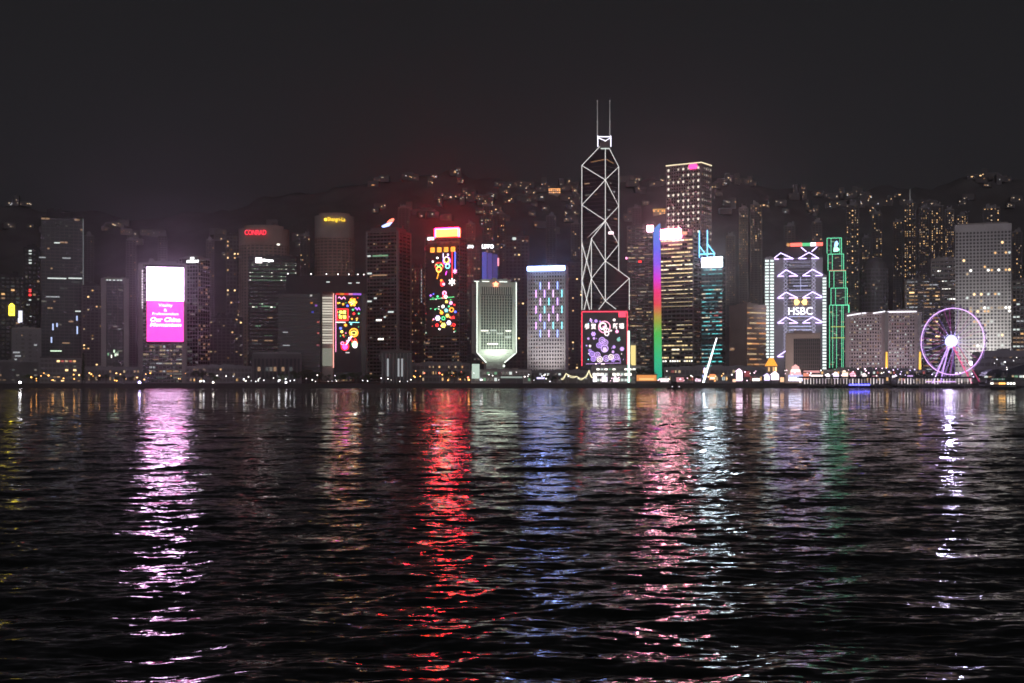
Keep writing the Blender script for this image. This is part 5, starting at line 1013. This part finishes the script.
# -- slanting lit mast and string-light canopy
Ym = 1262; k = Ym / F
t = thing('light_mast', 'leaning white lit mast rising in front of the teal-striped tower', 'mast', ((703.2 - 512) * k, Ym, GZ), 0)
top = ((716.4 - 703.2) * k, -2, Zp(338, Ym) - GZ); MB().tube((0, 0, .8), top, .95, .5, 8).build('spar', emis('mast_white', (.85, .93, 1), 2.4, 'AUTO'), t); MB().tube((5 * k, 0, .2), (top[0] * .62, -1, top[2] * .62), .25).build('stay', STEEL, t); MB().box((2, 0, .5), (9, 5, 1)).build('base', COND, t); MB().box((1.3 * k + 0, -1.6, 13 * k), (1.5, .6, 5)).build('banner_light', LLI, t)
Yq = 1258; k = Yq / F
t = thing('string_light_canopy', 'tent-like canopy of sagging warm string lights left of the flower-light wall', 'canopy', ((575 - 512) * k, Yq, GZ), 0); U = lambda x: (x - 575) * k; V = lambda y: Zp(y, Yq) - GZ
posts = [(561, 379), (566, 373.4), (577, 376.4), (584, 377.8), (589, 370.2), (592.6, 377.6)]
SL = emis('string_light', (1, .9, .55), 1.1)
for x, y in posts[1:5]: MB().tube((U(x), 0, 0), (U(x), 0, V(y)), .22).build('post', STEEL, t)
for (xa, ya), (xb, yb) in zip(posts, posts[1:]):
    for sg_ in (0, 1.4):
        pts = []
        for i in range(9): f = i / 8; pts.append((U(xa + (xb - xa) * f), -sg_, V(ya + (yb - ya) * f) - (1.2 + sg_) * math.sin(math.pi * f)))
        MB().path(pts, .26, 5).build('light_string', SL, t)
MB().box((U(577), 6, 2.2), (30 * k, 8, 4.4)).build('hall', COND, t)

# -- stalls with glowing fascias
def stall(x0, x1, y0, y1, lab, fc, second=None, roof='flat', Y=1268, name='market_stall', cat='stall', power='NONE'):
    k = Y / F; t = thing(name, lab, cat, (((x0 + x1) / 2 - 512) * k, Y, GZ), 0); wd = (x1 - x0) * k; hh = Zp(y0, Y) - GZ; zb = max(0, Zp(y1, Y) - GZ)
    MB().box((0, 3, hh * .5), (wd, 6, hh)).build('wall', COND, t)
    MB().box((0, -.3, (hh * .97 + max(zb, .4)) / 2 + (0)), (wd * .94, .5, max(1, hh * .94 - max(zb, .4)))).build('fascia', fc, t)
    if second: MB().box((0, -.75, max(zb, .4) + (hh - zb) * .3), (wd * .7, .4, max(.8, (hh - zb) * .3))).build('sign', second, t)
    if roof == 'tent': MB().zprism([(-wd / 2, 0), (wd / 2, 0), (wd / 2, 6), (-wd / 2, 6)], hh, hh + wd * .42, .12).build('roof', fc, t)
    elif roof == 'dome': MB().sphere((0, 3, hh), wd * .3, 12, 8).build('roof', fc, t)  # glowing ball stands in for the bloom of a bright light
    else: MB().box((0, 2.6, hh + .3), (wd + .8, 7.4, .6)).build('roof', DARK, t)
    return t
E_ = lambda n, c, s_: emis('fascia_' + n, c, s_ * .62, 'AUTO')
stall(636, 657, 374.6, 381, 'long low pavilion with an orange glowing front under dark trees', E_('orange', (1, .38, .1), .9), E_('amber', (1, .55, .2), 1.3)); 
stall(592.8, 597, 376, 382, 'small dazzling white stall at the left foot of the flower-light wall', E_('white', (1, .92, 1), 1.8), roof='dome'); stall(601.5, 607.5, 376.5, 382, 'dazzling lilac-white stall below the middle of the flower-light wall', E_('lilacwhite', (.95, .8, 1), 1.8), roof='dome'); stall(613, 618, 377.5, 382, 'bright pinkish stall below the right side of the flower-light wall', E_('pinkwhite', (1, .75, .9), 1.8), roof='dome')
stall(583, 591, 379.8, 382, 'low white-lit kiosk beside the string-light canopy', E_('kiosk', (1, .95, .85), .9)); stall(536.5, 545, 377, 379, 'kiosk with a violet-white light strip below the coloured-bar hotel', E_('violetstrip', (.6, .55, 1), 2.2)); stall(500, 523, 376, 378.2, 'long pale-lit shelter right of the chalice-shaped block', E_('shelter', (.8, .95, .85), .4)); stall(660, 669, 378, 382, 'white-lit kiosk behind the tugboat', E_('tugkiosk', (1, .86, .9), 1.4)); stall(676, 684, 377, 382, 'rosy lit kiosk right of the tugboat', E_('rosykiosk', (1, .4, .45), .7)); stall(695, 701, 378, 381.5, 'pink-white kiosk at the foot of the leaning mast', E_('mastkiosk', (1, .7, .85), 1.6)); stall(709, 715.5, 373.8, 380, 'stall with an orange front and a green-white top sign', E_('orangestall', (1, .32, .12), 1.4), E_('greenwhite', (.6, 1, .75), 1.6)); stall(702, 707, 374.5, 378, 'stall with a blue-white front beside the leaning mast', E_('bluewhite', (.5, .55, 1), 1.2))
stall(736, 742.5, 371.5, 381, 'dazzling pink-white tent at the centre of the brown block\u2019s foot', E_('pinktent', (1, .7, .95), 3.2), roof='tent'); stall(732.5, 736, 379, 382, 'small peach-lit stall left of the dazzling pink tent', E_('peach', (1, .6, .4), 1.6)); stall(752, 760, 378, 381, 'long white-lit stall right of the dazzling pink tent', E_('longwhite', (1, .95, .85), 2.0)); stall(744, 750, 370.5, 377, 'dark red stall between two white-lit stalls', E_('darkred', (.6, .1, .12), .5)); stall(764, 770, 376, 380.5, 'lilac stall left of the tiered carnival kiosk', E_('lilac', (.75, .6, 1), 2.4), roof='tent'); stall(771, 779, 374.8, 380, 'white and pink carnival tent beside the lilac stall', E_('carnivalwhite', (1, .82, .95), 2.8), roof='tent'); stall(780, 784, 377, 382, 'amber carnival stall next to the tiered kiosk', E_('carnivalamber', (1, .55, .3), 1.5)); 
stall(803, 809, 372.5, 379.5, 'peach-red carnival stall right of the tiered kiosk', E_('peachred', (1, .34, .22), 1.0)); stall(810, 823, 374.4, 378, 'wide white-fronted carnival stall near the green outlined tower', E_('widewhite', (1, .8, .75), 2.2)); stall(803, 820, 370, 373, 'carnival stall roofline of rosy bulbs behind the wide white stall', E_('rosebulbs', (1, .45, .45), .9), Y=1290); stall(826, 830, 375, 378.5, 'small white tent by the green outlined tower', E_('smallwhite', (1, .9, .95), 2.4), roof='tent'); stall(833, 839, 374.5, 378.6, 'lilac-white tent below the green outlined tower', E_('lilactent', (.9, .75, 1), 2.2), roof='tent'); stall(842, 848, 372, 378.5, 'peach-white carnival pavilion with a ball of bloom above the pier', E_('peachglow', (1, .72, .55), 2.0), roof='dome'); stall(850, 856, 374.5, 378, 'rosy tent right of the peach-white pavilion', E_('rosytent', (1, .5, .65), 1.5), roof='tent'); stall(862, 867, 375, 378, 'white tent before the first mauve block', E_('whitetentb', (1, .85, .85), 1.6), roof='tent'); stall(872, 878, 375.5, 378, 'dim rosy stall before the first mauve block', E_('dimrosy', (1, .4, .5), .7)); stall(892, 897, 375.2, 378, 'white stall between the two piers', E_('pierwhite', (1, .9, .95), 1.8)); stall(907, 913, 375, 378, 'lilac stall left of the wheel', E_('wheellilac', (.8, .5, 1), 1.2))
# tiered kiosk
Yz = 1262; k = Yz / F; t = thing('carnival_kiosk', 'tiered carnival kiosk in red and white light over a broad white and blue base', 'kiosk', ((795.5 - 512) * k, Yz, GZ), 0); V = lambda y: Zp(y, Yz) - GZ
for wd, y0, y1, nm, c_, s_ in ((12.5, 381, 377.2, 'base', (.75, .75, 1), 2.8), (13.5, 377.2, 374.8, 'tier', (.6, .6, 1), 1.2), (9.6, 374.8, 371.8, 'tier', (1, .4, .42), 1.6), (8, 371.8, 369.6, 'tier', (1, .8, .7), 2.6), (6, 369.6, 366.6, 'tier', (1, .42, .4), 1.6)):
    MB().zprism([(-wd * k / 2, -4), (wd * k / 2, -4), (wd * k / 2, 4), (-wd * k / 2, 4)], max(0, V(y0)) + .02, V(y1), .92).build(nm, E_('kiosk_%d' % int(wd * 10), c_, s_), t)
MB().zprism([(-2.5, -2.5), (2.5, -2.5), (2.5, 2.5), (-2.5, 2.5)], V(366.5), V(364.6), .1).build('roof', E_('kiosk_60', 0, 0), t)

# -- trees on the promenade
LEAF = wallm('night_foliage', (.05, .075, .035), .8, .2, .5, .4); BARK = wallm('bark', (.09, .07, .05), .9)
def crown_mesh(seed, conifer=False):
    rn = random.Random(seed); m = MB(); blobs = []
    if conifer: blobs = [(0, 0, .12 + .8 * i / 8, .2 * (1 - i / 9.5) + .03) for i in range(9)]
    else: blobs = [(rn.uniform(-.32, .32), rn.uniform(-.3, .3), rn.uniform(.42, .84), rn.uniform(.13, .24)) for _ in range(11)]
    for bx, by, bz, br in blobs:
        for _ in range(70):
            d = Vector((rn.gauss(0, 1), rn.gauss(0, 1), rn.gauss(0, 1))).normalized() * br * rn.random() ** .4; c = Vector((bx, by, bz)) + Vector((d.x, d.y, d.z * .8)); s_ = rn.uniform(.018, .04)
            u = Vector((rn.gauss(0, 1), rn.gauss(0, 1), rn.gauss(0, 1))).normalized(); v2 = u.orthogonal().normalized(); n0 = len(m.v); m.v += [tuple(c + u * s_), tuple(c + v2 * s_ * .6), tuple(c - u * s_), tuple(c - v2 * s_ * .6)]; m.f.append((n0, n0 + 1, n0 + 2, n0 + 3))
    return m.mesh('crown', LEAF)
crowns = [crown_mesh(i) for i in range(4)]; con = crown_mesh(9, True)
tm = MB().tube((0, 0, 0), (.02, 0, .34), .035, .022)
for a in range(4): tm.tube((.02, 0, .32), (.24 * math.cos(a * 1.6), .2 * math.sin(a * 1.6), .62), .018, .006, 5)
trunk = tm.mesh('trunk', BARK); ctrunk = MB().tube((0, 0, 0), (0, 0, .9), .02, .006).mesh('trunk', BARK)
tz = [('below the plain grey block', [(28, 374), (34, 376)]), ('between the conifer and the pink-screen tower', [(91, 375), (98, 376), (106, 374), (116, 376), (124, 375), (132, 376)]), ('right of the pink screen', [(196, 370), (203, 368), (210, 372), (217, 375)]), ('under the gate-shaped building', [(270, 376), (282, 373), (297, 371), (304, 369), (311, 370), (319, 371), (327, 374), (341, 373), (350, 371), (358, 372), (367, 374), (375, 375)]), ('below the red-topped tower', [(447, 371), (454, 368.5), (461, 371)]), ('below the coloured-bar hotel', [(532, 375), (548, 374), (556, 375)]), ('in front of the rainbow strip', [(637.5, 368.6), (642, 367.4), (647, 367.6), (651.5, 369.6)]), ('near the tugboat', [(689, 374), (697, 375.5)]), ('by the foot of the wheel', [(917, 372), (923, 373), (978, 373)])]
for where, pts in tz:
    for i, (x, y) in enumerate(pts):
        Y = random.uniform(1222, 1250) if 'rainbow' not in where else 1300; hh = Zp(y, Y) - GZ; wd = hh * random.uniform(.85, 1.25)
        lab = '%s dark round tree from the west %s' % (ordn(i), where)
        t = thing('tree', lab, 'tree', ((x - 512) * Y / F, Y, GZ), random.uniform(0, 6), 'trees ' + where); t.scale = (wd, wd, hh / .95); link('trunk', trunk, t); link('crown', crowns[(i * 3 + int(x)) % 4], t)
Y = 1222; t = thing('conifer', 'tall dark narrow conifer standing on the shore beside the tall dark glass tower', 'tree', ((83.2 - 512) * Y / F, Y, GZ)); hh = Zp(352, Y) - GZ; t.scale = (hh * .42, hh * .42, hh); link('trunk', ctrunk, t); link('crown', con, t)

# -- street lamps
LC = {'orange': [emis('lamp_orange', (1, .42, .1), 4, 'AUTO'), emis('lamp_orange_b', (1, .5, .18), 3.5, 'AUTO')], 'red': [emis('lamp_red', (1, .16, .08), 4, 'AUTO'), emis('lamp_orange', 0)], 'white': [emis('lamp_white', (1, .92, .85), 3.6, 'AUTO'), emis('lamp_white_b', (.95, .95, 1), 3, 'AUTO')], 'pink': [emis('lamp_pink', (1, .62, .78), 3.4, 'AUTO'), emis('lamp_white', 0)], 'lilac': [emis('lamp_lilac', (.7, .55, 1), 4, 'AUTO')]}
pole = MB().tube((0, 0, 0), (0, 0, 1), .13, .08).mesh('pole', STEEL); heads = {}
def head(mt):
    if mt.name not in heads: heads[mt.name] = MB().sphere((0, 0, 0), 1, 8, 6).mesh('lamp_head', mt)
    return heads[mt.name]
lz = [('below the plain grey block', 26, 82, 12, 371.5, 381, 'orange', .62), ('between the conifer and the pink-screen tower', 86, 139, 10, 372, 381, 'orange', .55), ('below the pink screen', 141, 190, 8, 373, 382, 'orange', .5), ('between the pink screen and the council block', 192, 252, 14, 373.5, 382.5, 'white', .55), ('below the council block', 254, 300, 14, 377.5, 382.5, 'white', .5), ('below the gate-shaped building', 302, 378, 12, 375, 383, 'white', .42), ('below the square glass podium', 380, 412, 6, 377, 383, 'white', .42), ('below the red-topped tower', 412, 470, 16, 368, 381, 'red', .6), ('below the chalice-shaped block', 472, 530, 10, 372, 382.5, 'white', .5), ('below the coloured-bar hotel', 531, 580, 9, 374, 382.5, 'white', .5), ('below the flower-light wall', 598, 634, 6, 375, 381, 'pink', .5), ('below the gold striped tower', 656, 700, 10, 371, 381, 'pink', .5), ('below the teal-striped tower', 704, 730, 7, 372, 381, 'orange', .5), ('below the brown block', 731, 766, 9, 368, 381, 'pink', .6), ('below the truss-hung bank', 768, 828, 13, 367, 377, 'pink', .55), ('below the first mauve block', 840, 884, 13, 368, 376, 'pink', .55), ('below the second mauve block', 886, 925, 10, 367, 376, 'lilac', .5), ('around the foot of the wheel', 930, 982, 8, 372, 377, 'lilac', .55), ('below the round-windowed tower', 984, 1030, 8, 356, 375, 'white', .6)]
for where, x0, x1, n, y0, y1, colr, sz in lz:
    xs = sorted(random.uniform(x0, x1) for _ in range(n))
    for i, x in enumerate(xs):
        Y = random.uniform(1216, 1262); y = random.uniform(y0, y1); hh = max(2.2, Zp(y, Y) - GZ)
        if hh > 13: Y += 30
        t = thing('street_lamp', '%s %s street lamp from the west %s' % (ordn(i), colr if colr != 'red' else 'reddish orange', where), 'street lamp', ((x - 512) * Y / F, Y, GZ), 0, 'street lamps ' + where)
        link('pole', pole, t, sc=(1, 1, hh)); s_ = sz * random.choice([.6, .8, 1, 1, 1.3]); link('lamp_head', head(random.choice(LC[colr])), t, (0, 0, hh), 0, (s_, s_, s_ * .8))

# -- floodlights
def flood(px, Y, target, z, power, col, lab, lens=None, size=1.6, z0=1.2, ang=70, head_r=1.0, zb=0):
    x = (px - 512) * Y / F; t = thing('floodlight', lab, 'floodlight', (x, Y, GZ + zb), 0)
    d = Vector(target) - Vector((x, Y, GZ + z0)); d.z = z - GZ - zb - z0; d = d.normalized()
    MB().box((0, 0, z0 / 2), (.5, .5, z0)).build('stand', STEEL, t); c = Vector((0, 0, z0)); MB().tube(c - d * .6, c + d * .3, .7, 1.0, 10).build('housing', STEEL, t)
    MB().sphere(c + d * .3, head_r, 10, 6).build('lens', emis('lens_%s' % lab.split()[0], col, lens or 6), t)
    l = bpy.data.lights.new('flood_beam', 'SPOT'); l.energy = power; l.color = col; l.spot_size = R(ang); l.spot_blend = .8; l.shadow_soft_size = 1.5
    o = link('flood_beam', l, t, c + d * 1.9); o.rotation_euler = d.to_track_quat('-Z', 'Y').to_euler()
def bx(px, Y): return ((px - 512) * Y / F, Y, 0)
flood(484, 1322, bx(495, 1350), 46, 1.6e5, (.86, 1, .84), 'mint floodlight at the left foot of the chalice-shaped block', 10, head_r=1.3)
flood(504, 1322, bx(495, 1350), 62, 8e4, (.88, 1, .84), 'pale floodlight on the podium roof before the chalice-shaped block', 4, zb=16.3, ang=110)
flood(971, 1470, bx(973, 1510), 50, 1.1e5, (1, .98, .9), 'dazzling floodlight at the foot of the round-windowed tower', 12, head_r=2.2, z0=22)
flood(993, 1440, bx(986, 1510), 60, 1.6e5, (1, .96, .88), 'plain floodlight on the low banded building roof', 4, z0=27, ang=100)
flood(528.2, 1340, bx(545, 1390), 60, 3e4, (.9, .92, 1), 'bluish floodlight at the left foot of the coloured-bar hotel', 10, head_r=1.4, z0=12)
flood(548, 1354, bx(547, 1390), 62, 6e4, (1, .93, .9), 'cream floodlight behind the podium of the coloured-bar hotel', 3, z0=3, ang=100)
flood(866, 1408, bx(866, 1460), 60, 3e4, (1, .8, .92), 'rosy floodlight before the first mauve block', 4, ang=100)
flood(902, 1404, bx(902, 1440), 60, 2.2e4, (1, .82, .95), 'mauve floodlight before the second mauve block', 4, ang=100)
flood(800, 1345, bx(803, 1400), 40, 4e4, (1, .84, .76), 'peachy floodlight before the brown gridded block', 4, ang=100)
flood(795, 1416, bx(797, 1660), 130, 2.4e5, (.85, .8, 1), 'lavender floodlight on the roof of the brown gridded block', 3, zb=56.3, ang=60)
flood(139.5, 1240, bx(160, 1400), 30, 5e3, (.6, .5, 1), 'violet floodlight at the left foot of the pink-screen tower', 14, head_r=1.2)
flood(20, 1212, bx(24, 1400), 10, 4e3, (1, .97, 1), 'white floodlight on the quay at the far left end', 12, head_r=1.1)
flood(213, 1225, bx(230, 1400), 8, 4e3, (1, .9, .8), 'creamy floodlight among trees right of the pink screen', 8)
flood(286, 1222, bx(276, 1350), 12, 4e3, (1, .95, 1), 'silvery floodlight before the council block', 8)

for o in S.objects:                                       # wording: the two ends of the shore as the picture shows them
    if 'label' in o.keys(): o['label'] = o['label'].replace('west', 'left').replace('east', 'right')
    if 'group' in o.keys(): o['group'] = o['group'].replace('west', 'left').replace('east', 'right')
# ------------------------------------------------------------------ night haze over the harbour
hz = bpy.data.materials.new('haze'); hz.use_nodes = True; hz.cycles.homogeneous_volume = True; n = hz.node_tree; n.nodes.clear(); o_ = n.nodes.new('ShaderNodeOutputMaterial'); v = n.nodes.new('ShaderNodeVolumePrincipled')
v.inputs['Color'].default_value = (.9, .88, .92, 1); v.inputs['Density'].default_value = .00009; v.inputs['Anisotropy'].default_value = .92; n.links.new(v.outputs[0], o_.inputs['Volume'])
ho = MB().box((0, 2500, 300), (19000, 11600, 606)).build('haze', hz); ho['kind'] = 'stuff'
S.cycles.volume_bounces = 0
